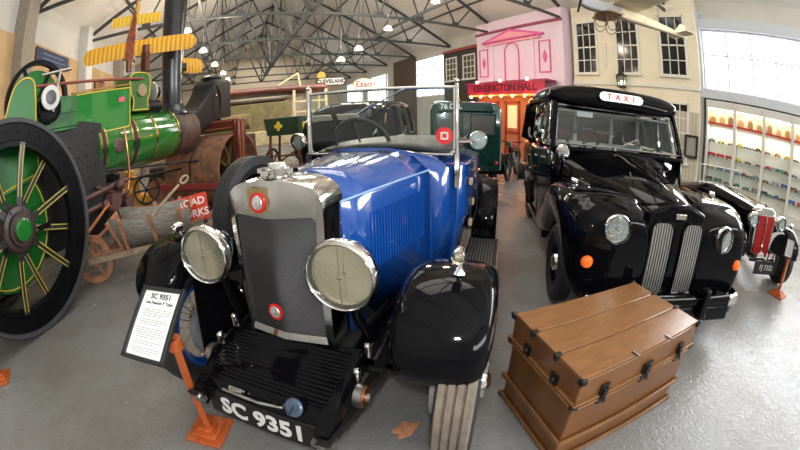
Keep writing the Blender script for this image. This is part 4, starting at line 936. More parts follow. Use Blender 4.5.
# boiler with bands
M = axis((CX, 1.80, 1.66), (CX, 4.0, 1.67)); b = MB(); b.lathe([(.455, 0), (.455, 2.03), (.44, 2.06), (.42, 2.06)], M, 48); bo = b.build('boiler', ENGREEN, RO)
for y0, w_, m in ((.03, .03, BRASS), (.07, .06, DARK), (.14, .03, BRASS), (.72, .03, BRASS), (.76, .07, DARK), (.84, .03, BRASS), (1.30, .045, BRASS), (1.94, .03, BRASS), (1.985, .05, DARK)):
    b = MB(); b.lathe([(.457, y0), (.462, y0), (.462, y0+w_), (.457, y0+w_)], M, 48, close=True); b.build('boiler_band', m, bo)
b = MB(); b.lathe([(.0, -.06), (.10, -.05), (.11, 0), (.09, .02), (0, .03)], axis((CX+.45, 2.2, 1.62), (CX+1, 2.2, 1.62)), 20); b.build('feed_cover', mat('purple_brown', (.10, .05, .045), .4), bo)
b = MB(); b.tube(crom([(CX+.48, 2.3, 1.85), (CX+.52, 2.3, 1.6), (CX+.52, 2.3, 1.2), (CX+.5, 2.2, .9)], 4), .02, 8); b.tube(crom([(CX+.55, 1.9, .95), (CX+.75, 1.3, .75), (CX+.8, .95, .62)], 4), .022, 8); b.build('copper_feed_pipe', COPPER, bo)
# smokebox (brown underside) + black saddle casting
b = MB(); b.lathe([(.44, 0), (.44, .62), (.41, .66), (0, .67)], axis((CX, 3.83, 1.665), (CX, 5, 1.67)), 40); b.build('smokebox', mat('scorched_smokebox', (.11, .05, .035), .6, col2=(.03, .025, .022), vscale=4), RO)
def saddle_ring(y, w_, zb, zt): return [(CX+x*w_, y, z) for x, z in ((-1, zb), (-1, zt-.06), (-.8, zt), (.8, zt), (1, zt-.06), (1, zb))]
b = MB(); b.loft([saddle_ring(y, w_, zb, zt) for y, w_, zb, zt in crom([(3.78, .30, 1.75, 2.08), (4.2, .30, 1.72, 2.10), (4.6, .27, 1.60, 2.10), (4.85, .27, 1.66, 2.25), (5.1, .28, 1.76, 2.5), (5.3, .31, 1.84, 2.72), (5.9, .31, 1.88, 2.76)], 4)])
b.build('saddle_casting', CASTIRON, RO, bevel=.015)
b = MB(); b.cyl((CX, 5.55, 1.6), (CX, 5.55, 2.76), .2, 24); b.lathe([(.24, 2.78), (.24, 2.82), (.16, 2.86), (0, 2.88)], Matrix.Translation((CX, 5.55, 0)), 24)
b.tube(crom([(CX+.31, 5.3, 2.6), (CX+.33, 5.45, 2.3), (CX+.31, 5.4, 1.9)], 4), .012, 6); b.build('king_pin', CASTIRON, RO)
b = MB(); b.sphere((CX+.31, 5.28, 2.36), .03, 10); b.build('brass_plug', BRASS, RO)
# chimney
b = MB(); CY = 4.1
b.lathe([(.33, 2.02), (.31, 2.10), (.235, 2.18), (.215, 2.26), (.205, 2.6), (.225, 3.4), (.25, 4.3), (.27, 5.0), (.31, 5.02), (.32, 5.1), (.28, 5.14), (.24, 5.14)], Matrix.Translation((CX, CY, 0)), 36)
b.build('chimney', mat('chimney_black', (.022, .024, .027), .22, var=.3, vscale=5), RO)
# motion: cylinder block on the boiler, belly tank panel
cyl = crom([(2.76, 2.12), (2.80, 2.28), (2.74, 2.42), (2.71, 2.68), (2.80, 2.77), (3.0, 2.79), (3.18, 2.77), (3.25, 2.68), (3.23, 2.42), (3.17, 2.28), (3.2, 2.12)], 3)
plate(cyl, CX-.2, CX+.2, ENGREEN, 'cylinder_block')
b = MB(); b.cyl((CX+.2, 3.0, 2.47), (CX+.235, 3.0, 2.47), .11, 24); b.build('valve_cover', mat('cover_metal', (.42, .38, .25), .3, .8), RO)
b = MB(); b.lathe([(.13, 0), (.20, .02), (.20, .06), (.13, .08)], axis((CX, 3.4, 2.46), (CX, 4, 2.46)), 28, close=False); b.build('cylinder_cover', mat('white_packing', (.5, .5, .48), .4, .5), RO)
b = MB(); b.cyl((CX, 3.48, 2.46), (CX, 3.62, 2.46), .12, 20); b.build('piston_gland', IRON, RO)
b = MB(); b.cyl((CX+.05, 2.55, 2.20), (CX+.05, 3.6, 2.20), .12, 20); b.build('lubricator_barrel', CASTIRON, RO)
b = MB(); b.cyl((CX+.25, .4, 2.58), (CX+.25, 3.0, 2.66), .022, 10); b.build('regulator_rod', mat('red_brown_rod', (.25, .06, .04), .4), RO)
b = MB(); b.box((CX+.1, 3.2, 3.0), (.12, .12, .34)); b.cyl((CX+.1, 3.2, 3.1), (CX+.1, 3.2, 3.3), .07, 14); b.cyl((CX-.1, 2.95, 2.85), (CX-.1, 2.95, 3.05), .05, 12); b.build('safety_valve', mat('brown_valve', (.12, .05, .03), .35, .6), RO)
pp = [(1.38, 1.82), (2.49, 1.865), (2.54, 1.91), (2.56, 2.50), (1.37, 2.42)]
po = plate(pp, CX+.36, CX+.40, mat('green_panel', (.02, .20, .035), .06, coat=1.), 'motion_cover')
b = MB(); b.box((CX+.385, 1.97, 2.485), (.06, 1.26, .02), rot=(R(4.5), 0, 0)); b.build('brass_strip', BRASS, po)
b = MB(); b.prism([(2.28, 2.26), (2.40, 2.27), (2.40, 2.34), (2.28, 2.33)], CX+.401, CX+.408, 'x'); b.build('pink_ticket', mat('pink_ticket', (.8, .08, .2), .5), po, smooth=False)
b = MB(); ring = Matrix.Translation((-.38, .84, 2.37)) @ Matrix.Diagonal((.68, .68, .68, 1)) @ Matrix.Rotation(PI/2, 4, 'Y')
b.lathe([(.22, -.03), (.22, .01), (.13, .02), (.12, -.02)], ring, 32, close=True); so = b.build('steering_worm_wheel', mat('white_rim', (.6, .6, .58), .4), RO)
b = MB(); b.lathe([(.125, -.04), (.125, .03), (0, .05)], ring, 24); b.build('worm_cover', mat('worm_dark', (.1, .1, .1), .4, .5), so)
b = MB()
for i in range(20): a = 2*PI*i/20; b.box((0, 0, 0), (.05, .05, .12), Matrix.Translation((-.46, .86+.16*math.cos(a), 2.26+.16*math.sin(a))) @ Matrix.Rotation(a, 4, 'X'))
b.cyl((-.52, .86, 2.26), (-.44, .86, 2.26), .16, 24); b.build('gear_wheel', IRON, RO)
b = MB(); b.cyl((-.42, .9, 2.2), (-.42, 1.02, 2.72), .025, 8); b.cyl((-.42, .7, 2.65), (-.42, 1.2, 2.72), .02, 8); b.build('levers', DULL, RO)
# pipes and rods under boiler
PURP = mat('dusty_maroon', (.085, .035, .03), .5, var=.3, vscale=12)
b = MB()
b.cyl((CX+.5, 1.2, 1.02), (CX+.5, 2.3, 1.12), .04, 10); b.cyl((CX+.55, 1.0, .85), (CX+.55, 2.2, .95), .035, 10); b.tube(crom([(CX+.6, 1.6, .9), (CX+.6, 1.85, .75), (CX+.6, 1.9, .5)], 4), .05, 8)
b.cyl((CX+.45, 1.85, .9), (CX+.65, 1.85, .9), .11, 16); b.cyl((CX+.45, 2.15, .8), (CX+.62, 2.15, .8), .09, 14); b.sphere((CX+.6, 2.0, 1.08), .08, 12); b.bar((CX+.5, 1.6, 1.15), (CX+.5, 2.2, .9), .04)
b.build('feed_pump', PURP, RO)
b = MB(); b.cyl((CX+.35, 1.2, 1.38), (CX+.2, 5.0, 1.0), .022, 8); b.cyl((CX-.3, 1.2, 1.1), (CX-.3, 5, .9), .022, 8); b.build('steering_chains', DARK, RO)
# front rolls and fork, steered
FK = Matrix.Translation((CX+.05, 5.3, 0)) @ Matrix.Rotation(-R(6), 4, 'Z')
def fkM(M_): return FK @ M_
for sx in (-1, 1):
    M = fkM(Matrix.Translation((sx*.04, 0, .76)) @ Matrix.Rotation(sx*PI/2, 4, 'Y'))
    b = MB(); b.lathe([(.72, .0), (.76, .0), (.76, .78), (.72, .78)], M, 56, close=True); ro = b.build('front_roll', RUST, RO, ang=30)
    b = MB(); b.lathe([(.1, .1), (.1, .62), (.05, .68), (0, .68)], M, 20); b.build('roll_hub', DARK, ro)
    for i in range(5):
        a = 2*PI*i/5+.3; b = MB(); b.bar(M @ Vector((.08*math.cos(a), .08*math.sin(a), .45)), M @ Vector((.73*math.cos(a), .73*math.sin(a), .45)), .06, .025); b.build('roll_spoke', mat('olive_spoke', (.25, .2, .06), .5), ro)
b = MB()
def FB(p, q, a, c): b.bar(fkM(Matrix.Identity(4)) @ Vector(p), fkM(Matrix.Identity(4)) @ Vector(q), a, c)
FB((-.88, 0, 1.70), (.88, 0, 1.70), .34, .2)
for sx in (-1, 1):
    FB((sx*.86, -.07, 1.79), (sx*.86, -.07, .6), .16, .16); FB((sx*.86, .12, 1.79), (sx*.86, .12, .6), .10, .12)
fo = b.build('fork', BROWNP, RO, bevel=.02)
b = MB(); I = FK
for k in (-.11, .0): b.bar(I @ Vector((.945, k, 1.74)), I @ Vector((.945, k, .65)), .012)
b.bar(I @ Vector((-.8, -.175, 1.77)), I @ Vector((.8, -.175, 1.77)), .012); b.bar(I @ Vector((-.8, -.175, 1.63)), I @ Vector((.8, -.175, 1.63)), .012)
b.build('fork_lining', mat('lining_orange', (.65, .22, .08), .4), fo)
b = MB(); b.bar(I @ Vector((-.90, -.84, .55)), I @ Vector((.90, -.84, .55)), .05, .12); b.bar(I @ Vector((.93, -.84, .55)), I @ Vector((.93, .84, .55)), .05, .12); b.bar(I @ Vector((-.93, -.84, .55)), I @ Vector((-.93, .84, .55)), .05, .12); b.build('scraper_bar', mat('faded_red_bar', (.32, .05, .05), .5), RO)
# ================================================================== WOODEN TRUNK
WD = wavemat('trunk_wood', (.20, .088, .03), (.16, .066, .022), 1.2, 'Y', .26, .12, dist=6)
WDL = mat('trunk_slat_wood', (.225, .102, .036), .22, var=.14, vscale=9, stretch=(1, 5, 1), bump=.1)
TK = thing('wooden_trunk', 'brown slatted wooden travelling trunk with black iron corners in front of the taxi', 'trunk', (1.67, .77, 0), -R(12.6))
L2, D2 = .5, .31
b = MB(); b.box((0, 0, .225), (2*L2-.02, 2*D2-.02, .43)); tb = b.build('trunk_body', WD, TK, bevel=.006)
b = MB(); b.box((0, 0, .515), (2*L2-.005, 2*D2-.005, .15)); tl = b.build('trunk_lid', WD, TK, bevel=.006)
for k in range(3):
    y = -D2 + .105 + k*.205; b = MB(); b.box((0, y, .598), (2*L2, .197, .02)); b.build('lid_board', WDL, tl, bevel=.004)
for z in (.02, .17, .425, .45):
    b = MB(); t_ = .03 if z < .4 else .014
    for sy in (-1, 1): b.box((0, sy*(D2+.004), z), (2*L2+.03, .016, t_))
    for sx in (-1, 1): b.box((sx*(L2+.004), 0, z), (.016, 2*D2+.03, t_))
    b.build('rim_slat', WDL, tb if z < .44 else tl, bevel=.003)
IR = mat('black_trunk_iron', (.03, .028, .026), .38, .6, var=.4, vscale=30)
for sx in (-1, 1):
    for sy in (-1, 1):
        for z, pr in ((.60, tl), (.44, tb), (.02, tb)):
            b = MB(); b.box((sx*(L2-.005), sy*(D2-.005), z-.01), (.035, .035, .03)); b.sphere((sx*(L2+.004), sy*(D2+.004), z), .016, 8); b.build('corner_iron', IR, pr, bevel=.004)
    for y in (-.105, .105):
        b = MB(); b.box((sx*(L2-.003), y, .603), (.04, .03, .022)); b.sphere((sx*(L2+.008), y, .59), .014, 8); b.build('edge_clamp', IR, tl, bevel=.003)
    for y in (-.13, .13):
        b = MB(); b.box((sx*(L2+.006), y, .48), (.012, .055, .06)); b.sphere((sx*(L2+.014), y, .48), .016, 10); b.build('handle_bracket', IR, tl)
for x, w_ in ((-.33, .05), (0, .07), (.33, .05)):
    b = MB(); b.box((x, -D2-.008, .46), (w_, .012, .12)); b.box((x, -D2-.018, .475), (w_*.55, .016, .05)); b.tube([(x-.012, -D2-.02, .45), (x, -D2-.035, .425), (x+.012, -D2-.02, .45)], .006, 6); b.build('latch' if x else 'lock', IR, tl, bevel=.003)
for x in (-.14, .15):
    b = MB(); b.box((x, -D2+.01, .612), (.012, .05, .01)); b.build('bright_clip', DULL, tl)

# ================================================================== INFORMATION STANDS
OW = mat('orange_varnished_wood', (.46, .10, .022), .25, var=.2, vscale=8, stretch=(1, 1, .3), coat=.4)
def info_stand(loc, rz, h, label, xd, yd, pc, w_, hh, title=True, lean=(0, 0)):
    t = thing('information_stand', label, 'information stand', loc, rz, 'varnished stands with framed notices')
    b = MB(); b.box((0, 0, .014), (.24, .24, .028)); b.box((0, 0, .037), (.17, .17, .02)); b.box((0, 0, .056), (.10, .10, .022)); b.build('plinth', OW, t, bevel=.005)
    b = MB(); b.bar((0, 0, .05), (lean[0], lean[1], h), .04, .055); b.build('post', OW, t, bevel=.006)
    M = frame(pc, xd, yd); z = M.to_3x3() @ Vector((0, 0, 1))
    b = MB(); b.cyl(Vector((lean[0], lean[1], h-.06)), Vector((lean[0], lean[1], h+.0)), .04, 16); b.bar((lean[0], lean[1], h), Vector(pc)-z*.015, .035); b.build('mount_knuckle', OW, t, bevel=.003)
    b = MB()
    for sx in (-1, 1): b.box((sx*(w_/2), 0, 0), (.016, hh+.016, .02), M)
    for sy in (-1, 1): b.box((0, sy*hh/2, 0), (w_+.016, .016, .02), M)
    b.box((0, 0, -.008), (w_, hh, .006), M); fo = b.build('frame', DARK, t, bevel=.002)
    b = MB(); b.box((0, 0, -.003), (w_-.012, hh-.012, .004), M); so = b.build('sheet', mat('white_sheet', (.78, .78, .76), .35), fo, smooth=False)
    INK = mat('grey_ink', (.25, .25, .26), .5); BI = mat('black_ink', (.03, .03, .03), .5)
    if title:
        text('SC 9351', .032, .0005, BI, so, M @ Matrix.Translation((.0, hh/2-.032, .0005)), bold=.0008)
        text('Lea Francis P Type', .019, .0005, BI, so, M @ Matrix.Translation((.0, hh/2-.06, .0005)), bold=.0004)
        b = MB(); y = hh/2-.09
        for n in (4, 3, 5, 2, 3):
            for k in range(n): b.box((-.004*(k == n-1)*4, y, .0005), ((w_-.055)*(1 if k < n-1 else .7), .0022, .0006), M); y -= .0095
            y -= .008
        b.build('text_lines', INK, so, smooth=False)
    else:
        b = MB()
        for k in range(12): b.box((0, hh/2-.03-k*(hh-.06)/11, .0005), (w_-.06, .003, .0006), M)
        b.build('text_lines', INK, so, smooth=False)
    return t
info_stand((-.48, 1.57, 0), -R(26.6), .77, 'near orange stand with framed notice headed SC 9351 beside the blue car', (1, 0, -.03), (-.378, .779, .5), (.196, -.28, .952), .205, .30, lean=(.121, -.107))
info_stand((5.05, -.25, 0), -R(20), .52, 'small orange stand with little framed notice right of the red grilled car', (.34, -.94, 0), (.15, .05, .98), (-.05, .0, .62), .13, .22, title=False)
info_stand((-2.80, 2.27, 0), R(20), .80, 'orange stand at the left edge beside the roller wheel, only its plinth in view', (.9, .3, 0), (-.1, .5, .8), (.0, -.06, .9), .20, .3, title=False)

# ================================================================== WHEELBARROW with shovel and road works board
OLDW = mat('weathered_blue_wood', (.27, .29, .28), .85, col2=(.20, .15, .11), vscale=9, stretch=(1, 1, 5), bump=.4)
BRW = mat('old_brown_wood', (.25, .13, .07), .8, var=.35, vscale=10, bump=.3)
ORW = mat('worn_orange_wood', (.38, .17, .09), .75, var=.3, vscale=9, bump=.2)
WB = thing('wheelbarrow', 'old weathered wooden wheelbarrow with spoked wooden wheel', 'wheelbarrow', (-2.12, 4.26, 0), R(7))
M = Matrix.Translation((0, .1, .31)) @ Matrix.Rotation(PI/2, 4, 'X')
b = MB(); b.lathe([(.23, -.03), (.31, -.032), (.31, .032), (.23, .03)], M, 40, close=True); wo = b.build('barrow_wheel', ORW, WB)
b = MB(); b.lathe([(0, -.07), (.06, -.06), (.06, .06), (0, .07)], M, 16); b.build('wheel_hub', BRW, wo)
for i in range(4): a = PI*i/2+.5; b = MB(); b.bar(M @ Vector((.04*math.cos(a), .04*math.sin(a), 0)), M @ Vector((.24*math.cos(a), .24*math.sin(a), 0)), .05, .03); b.build('wheel_spoke', ORW, wo)
for y0, y1 in ((.0, -.06), (.2, .55)):
    b = MB(); b.bar((-.06, y0, .31), (1.3, (y0+y1)/2, .36), .05, .075); b.bar((1.25, (y0+y1)/2, .355), (2.15, y1, .62), .04, .05); b.build('shaft', mat('grey_brown_shaft', (.30, .22, .15), .8, var=.3, vscale=12), WB, bevel=.006)
b = MB(); b.box((.85, .25, .38), (1.15, .42, .04)); b.build('tray_floor', BRW, WB, smooth=False)
for sy in (-1, 1):
    b = MB(); y0 = .25+sy*.22; y1 = .25+sy*.38
    b.loft([[(.52, y0, .38), (1.40, y0, .38), (1.48, y0+sy*.002, .40)], [(.40, y1, .80), (.9, y1, .72), (1.5, y1, .74)]], cap=False, closed=False); b.build('side_board', OLDW, WB, solid=.028)
    for x in (.58, 1.0, 1.38):
        b = MB(); b.bar((x, y0+sy*.02, .34), (x-.03, y1+sy*.03, .78), .05, .03); b.build('side_batten', ORW, WB, bevel=.004)
for x0, x1 in ((.50, .36), (1.40, 1.52)):
    b = MB(); b.add([(x0, .03, .38), (x0, .47, .38), (x1, .62, .76), (x1, -.12, .76)], [(0, 1, 2, 3)]); b.build('end_board', ORW, WB, solid=.03, smooth=False)
for y in (.0, .5): b = MB(); b.bar((1.25, y, .36), (1.35, y, .0), .05); b.build('barrow_leg', BRW, WB)
for y in (.06, .3): b = MB(); b.bar((.02, y*.7+.03, .50), (.42, y, .72), .045, .03); b.bar((.02, y*.7+.03, .50), (.05, y*.7+.03, .33), .04); b.build('front_stay', ORW, WB)
SV = thing('shovel', 'long wooden shovel with a split grip lying across the wheelbarrow', 'shovel', (-1.35, 4.75, .55), R(7))
b = MB(); b.tube([(0, 0, .0), (.30, .12, .22), (.55, .2, .40)], .02, 8); b.build('shovel_shaft', mat('pale_handle_wood', (.40, .30, .19), .6, var=.2), SV)
b = MB(); M2 = frame((.60, .22, .435), (.8, .3, .5), (-.5, .1, .85)); ring_mesh(b, (.03, 0, 0), .05, .017, M2 @ Matrix.Diagonal((1.3, .8, 1, 1)), 16, 6); b.build('grip', mat('pale_handle_wood', (0, 0, 0)), SV)
b = MB(); b.loft([[(-.25, y, -.12+.02*abs(y)*8) for y in (-.1, 0, .1)], [(.02, y*.8, .03+.02*abs(y)*8) for y in (-.1, 0, .1)]], cap=False, closed=False); b.build('blade', RUST, SV, solid=.008)
RW = thing('road_works_board', 'tilted red board with white ROAD WORKS lettering behind the wheelbarrow', 'sign', (-.72, 4.98, .0), R(0))
Mx = frame((.02, 0, .60), (.97, .0, .10), (-.45, .45, .77))
b = MB(); b.box((0, 0, 0), (.52, .38, .025), Mx); b.build('board', mat('road_sign_red', (.62, .035, .012), .35), RW, bevel=.004)
text('ROAD', .145, .003, WHITE, RW, Mx @ Matrix.Translation((.02, .08, .015)), bold=.003); text('WORKS', .145, .003, WHITE, RW, Mx @ Matrix.Translation((.0, -.085, .015)), bold=.003)
b = MB(); b.bar((-.2, .12, .5), (-.25, .35, 0), .03); b.bar((.2, .12, .6), (.2, .35, 0), .03); b.bar((-.2, -.02, .45), (-.22, -.1, 0), .03); b.bar((.2, -.02, .5), (.22, -.1, 0), .03); b.build('board_stand', DARK, RW)

# ================================================================== parked vehicles behind
def saloon(name, label, loc, rz, m, W=.8, H_=1.88, L=4.0, roofm=None):
    t = thing(name, label, 'car', loc, rz)
    b = MB()
    for lo, hi in ((0, 99),):
        b.loft([ellipse_ring(*r, 26, 3) for r in crom([(-.1, .28, .5, 1.12), (.3, .34, .5, 1.18), (1.1, .5, .5, 1.22), (1.4, W*.9, .42, 1.28), (2.0, W, .4, 1.3), (3.1, W, .42, 1.3), (3.7, W*.85, .5, 1.2), (4.1, W*.5, .6, .95)], 4)])
    b.build('body', m, t, ang=70)
    b = MB()
    b.loft([ellipse_ring(*r, 26, 2.8) for r in crom([(1.42, W*.72, H_-.20, H_-.08), (1.6, W*.84, H_-.2, H_-.02), (2.2, W*.88, H_-.2, H_+.03), (3.0, W*.86, H_-.26, H_-.01), (3.55, W*.76, H_-.42, H_-.16), (3.85, W*.6, 1.22, H_-.42)], 4)]); b.build('roof', roofm or m, t, ang=70)
    for p, q, k in (((-.74, 1.38, 1.25), (-.66, 1.58, H_-.1), .06), ((-.80, 2.3, 1.28), (-.70, 2.3, H_-.1), .07), ((-.80, 3.05, 1.28), (-.70, 3.0, H_-.12), .10), ((-.74, 3.5, 1.2), (-.62, 3.4, H_-.2), .25)):
        for sx in (-1, 1): b = MB(); b.bar((sx*p[0], p[1], p[2]), (sx*q[0], q[1], q[2]), k); b.build('pillar', m, t, bevel=.01)
    b = MB(); b.bar((0, 1.36, 1.25), (0, 1.55, H_-.1), .03); b.build('screen_bar', m, t)
    b = MB(); b.add([(-.72, 1.38, 1.27), (.72, 1.38, 1.27), (.64, 1.58, H_-.12), (-.64, 1.58, H_-.12)], [(0, 1, 2, 3)]); b.build('windscreen_glass', GLASS, t, smooth=False, solid=.005)
    for sx in (-1, 1):
        P = [(-.0, 0)]
        b = MB(); b.tube([(sx*(.80 - .09*(z-1.3)/.5), y, z) for y, z in crom([(1.55, 1.33), (2.22, 1.33), (2.22, H_-.16), (1.68, H_-.16)], 3, True)], .012, 6, closed=True); b.build('window_frame', DULL, t); b = MB(); b.tube([(sx*(.80 - .09*(z-1.3)/.5), y, z) for y, z in crom([(2.38, 1.33), (3.0, 1.33), (2.95, H_-.18), (2.38, H_-.16)], 3, True)], .012, 6, closed=True); b.build('window_frame', DULL, t)
        fender_sheet([(-.25, .42, .15, .12), (-.2, .72, .16, .14), (.1, .9, .16, .16), (.5, .86, .16, .14), (.95, .55, .15, .1), (1.3, .38, .14, .05)], sx*.66, PROF, 5).build('front_wing', m, t, solid=.01)
        fender_sheet([(2.75, .4, .13, .12), (2.9, .7, .14, .14), (3.3, .86, .15, .16), (3.8, .74, .14, .14), (4.1, .45, .12, .1)], sx*.70, PROF, 5).build('rear_wing', m, t, solid=.01)
        round_lamp(t, (sx*.42, -.18, .95), (0, -1, 0), .11, .15, CHROME, m, name='headlamp', bulb=False)
        for y in (.25, 3.3): spoked_wheel(t, (sx*.68, y, .34), .34, .13, RUBBER, m, 16, side=sx, groove=False, solid_disc=m)
    b = MB(); b.box((0, -.13, .8), (.44, .06, .56)); b.build('radiator_shell', CHROME, t, bevel=.03)
    b = MB(); b.box((0, -.165, .78), (.36, .02, .46)); b.build('grille', GR, t, smooth=False)
    b = MB(); b.box((0, 2.3, .85), (1.2, .4, .5)); b.box((0, 3.2, .85), (1.2, .4, .6)); b.build('seats', mat('tan_seat', (.25, .1, .05), .5), t, bevel=.04)
    steering_wheel(t, (.33, 1.75, 1.3), .2, (0, .8, .55), DARK)
    b = MB(); b.loft([ellipse_ring(*r, 28, 3.0) for r in crom([(3.35, .70, 1.1, H_-.05), (3.6, .72, .9, H_-.06), (3.85, .69, .75, H_-.20), (4.05, .60, .7, H_-.45), (4.14, .42, .7, H_-.75)], 4)]); b.build('rear_panel', m, t, ang=70)
    for sx in (-1, 1):
        b = MB(); b.box((sx*.23, 3.97, H_-.31), (.36, .03, .17), rot=(R(-38), 0, 0)); b.build('rear_window', mat('pale_rear_pane', (.50, .46, .38), .12), t, bevel=.01)
        b = MB(); b.loft([[(sx*(.715+.01*k), 3.45+.15*math.cos(a), H_-.38+.15*math.sin(a)) for a in [2*PI*j/16 for j in range(16)]] for k in (0, 1)]); b.build('quarter_window', mat('shop_glow_pane', (.45, .24, .12), .1), t)  # opaque pane, orange shop glow seen through it put into its colour
    return t
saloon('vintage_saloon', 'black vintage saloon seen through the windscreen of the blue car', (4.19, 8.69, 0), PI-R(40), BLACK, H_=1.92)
# dark green van
GV = mat('van_green', (.007, .042, .034), .16, coat=1., var=.1)
t = thing('vintage_van', 'dark green vintage van with 76 DEL on its headboard', 'van', (4.72, 6.35, 0), -R(33))
b = MB(); b.loft([[(x, y, z) for x, z in stadium_box] for y, stadium_box in ((y, [(-w_, .45), (-w_, zt-.14), (-w_+.05, zt-.05), (-w_+.16, zt), (w_-.16, zt), (w_-.05, zt-.05), (w_, zt-.14), (w_, .45)]) for y, w_, zt in ((.0, .74, 1.86), (.05, .78, 1.92), (.3, .80, 1.96), (3.2, .80, 1.96), (3.25, .78, 1.93)))]); b.build('van_body', GV, t, bevel=.01)
b = MB(); b.prism([(-.62, 1.74), (.62, 1.74), (.55, 1.93), (-.55, 1.93)], -.06, 0, 'y'); hb = b.build('headboard', GV, t, bevel=.01)
text('76 DEL', .15, .003, WHITE, hb, frame((-.33, -.066, 1.83), (1, 0, 0), (0, 0, 1)), bold=.004)
for x in (-.36, .36):
    b = MB()
    for s_ in (-1, 1): b.box((x+s_*.27, -.015, 1.45), (.03, .03, .46)); b.box((x, -.015, 1.45+s_*.22), (.56, .03, .03))
    o = b.build('window_frame', GV, t, smooth=False)
    b = MB(); b.box((x, -.01, 1.45), (.52, .02, .42)); b.build('pane', mat('smoky_pane', (.12, .13, .12), .08), o, smooth=False)
b = MB(); b.box((0, -.01, .85), (.02, .02, .7)); b.box((.1, -.03, 1.05), (.12, .04, .02)); b.build('door_gap', DARK, t)
for sx in (-1, 1):
    b = MB(); b.sphere((sx*.66, -.04, .62), .04, 10); b.build('rear_lamp', RED, t)
    for y in (.65, 2.7): spoked_wheel(t, (sx*.68, y, .36), .36, .14, RUBBER, BLACK, 16, side=sx, groove=False, solid_disc=BLACK)
    fender_sheet([(.15, .35, .12, .1), (.25, .65, .14, .12), (.6, .82, .14, .14), (1.0, .68, .14, .12), (1.15, .4, .12, .1)], sx*.76, PROF, 4).build('wing', BLACK, t, solid=.01)
b = MB(); b.box((0, -.1, .42), (1.3, .06, .07)); b.box((-.3, -.05, .42), (.05, .12, .05)); b.box((.3, -.05, .42), (.05, .12, .05)); b.build('bumper', BLACK, t, bevel=.01)
# motorcycle
t = thing('motorcycle', 'dark old motorcycle between the green van and the lit shopfront', 'motorcycle', (6.95, 7.2, 0), R(35))
for x in (-.62, .62):
    M = Matrix.Translation((x, 0, .34)) @ Matrix.Rotation(PI/2, 4, 'X'); b = MB()
    b.lathe([(.27, -.03), (.31, -.045), (.34, -.03), (.34, .03), (.31, .045), (.27, .03)], M, 36, close=True); o = b.build('tyre', RUBBER, t)
    b = MB()
    for i in range(16): a = PI*i/8; b.tube([M @ Vector((.03*math.cos(a), .03*math.sin(a), .03*(-1)**i)), M @ Vector((.27*math.cos(a), .27*math.sin(a), 0))], .004, 4)
    b.lathe([(0, -.06), (.04, -.05), (.04, .05), (0, .06)], M, 12); b.build('wire_spokes', DULL, o)
    b = MB(); b.loft([[(x + .38*math.cos(a), y, .34+.38*math.sin(a)) for y in (-.06, 0, .06)] for a in [R(20+14*k) for k in range(11)]], cap=False, closed=False); b.build('mudguard', BLACK, t, solid=.01)
b = MB(); b.tube([(-.62, 0, .34), (-.42, 0, .95)], .03, 8); b.tube([(-.42, 0, .88), (.1, 0, .78), (.62, 0, .34)], .025, 8); b.tube([(-.40, 0, .8), (-.15, 0, .3), (.6, 0, .32)], .022, 8); b.tube([(-.45, -.35, 1.02), (-.42, 0, .98), (-.45, .35, 1.02)], .015, 6); b.build('frame', BLACK, t)
b = MB(); b.sphere((-.12, 0, .84), .14, 16, (1.7, .8, .8)); b.build('fuel_tank', mat('tank_dark_red', (.15, .02, .015), .2), t)
b = MB(); b.box((.3, 0, .80), (.38, .22, .08)); b.build('saddle', LEATHERETTE, t, bevel=.03)
b = MB(); b.cyl((-.05, -.12, .42), (-.05, .12, .42), .14, 16); b.cyl((-.05, 0, .5), (-.1, 0, .72), .08, 12); b.build('engine', DULL, t)
b = MB(); b.tube([(-.1, .12, .45), (.1, .14, .28), (.7, .14, .28)], .03, 8); b.build('exhaust', DULL, t)
round_lamp(t, (-.60, 0, .95), (-1, 0, 0), .08, .1, CHROME, BLACK, bulb=False)
# red grilled sports car
SC = thing('sports_car', 'black open sports car with upright red grille beyond the taxi', 'car', (5.15, .27, 0), -R(48))
b = MB(); b.loft([ellipse_ring(y, w_, zb, zt, 22, 3.4) for y, w_, zb, zt in crom([(.05, .20, .38, .93), (.8, .32, .38, .98), (1.35, .42, .36, 1.0), (1.6, .52, .34, .98), (2.4, .56, .34, .85), (2.9, .5, .4, .8), (3.1, .42, .45, .75)], 4)]); b.build('body', BLACK, SC, ang=70)
b = MB(); b.loft([[(s_*x, y, z) for x, z in ((-.17, .32), (-.20, .6), (-.21, .92), (-.1, .985), (.1, .985), (.21, .92), (.20, .6), (.17, .32))] for y, s_ in ((.1, 1), (-.03, 1), (-.05, .95))]); b.build('radiator_shell', CHROME, SC, bevel=.01)
b = MB(); b.prism([(-.15, .36), (-.165, .88), (.165, .88), (.15, .36)], -.065, -.05, 'y'); go = b.build('red_grille', wavemat('red_slats', (.55, .015, .015), (.12, .005, .005), 14, 'X', .35, .5), SC, smooth=False)
b = MB(); b.box((0, -.07, .62), (.02, .02, .54)); b.build('centre_bar', CHROME, go)
b = MB(); b.cyl((0, 0, .97), (0, 0, 1.02), .03, 12); b.build('radiator_cap', CHROME, SC)
b = MB(); b.tube([(0, .0, .99), (0, 1.35, 1.01)], .01, 6); b.build('bonnet_hinge', CHROME, SC)
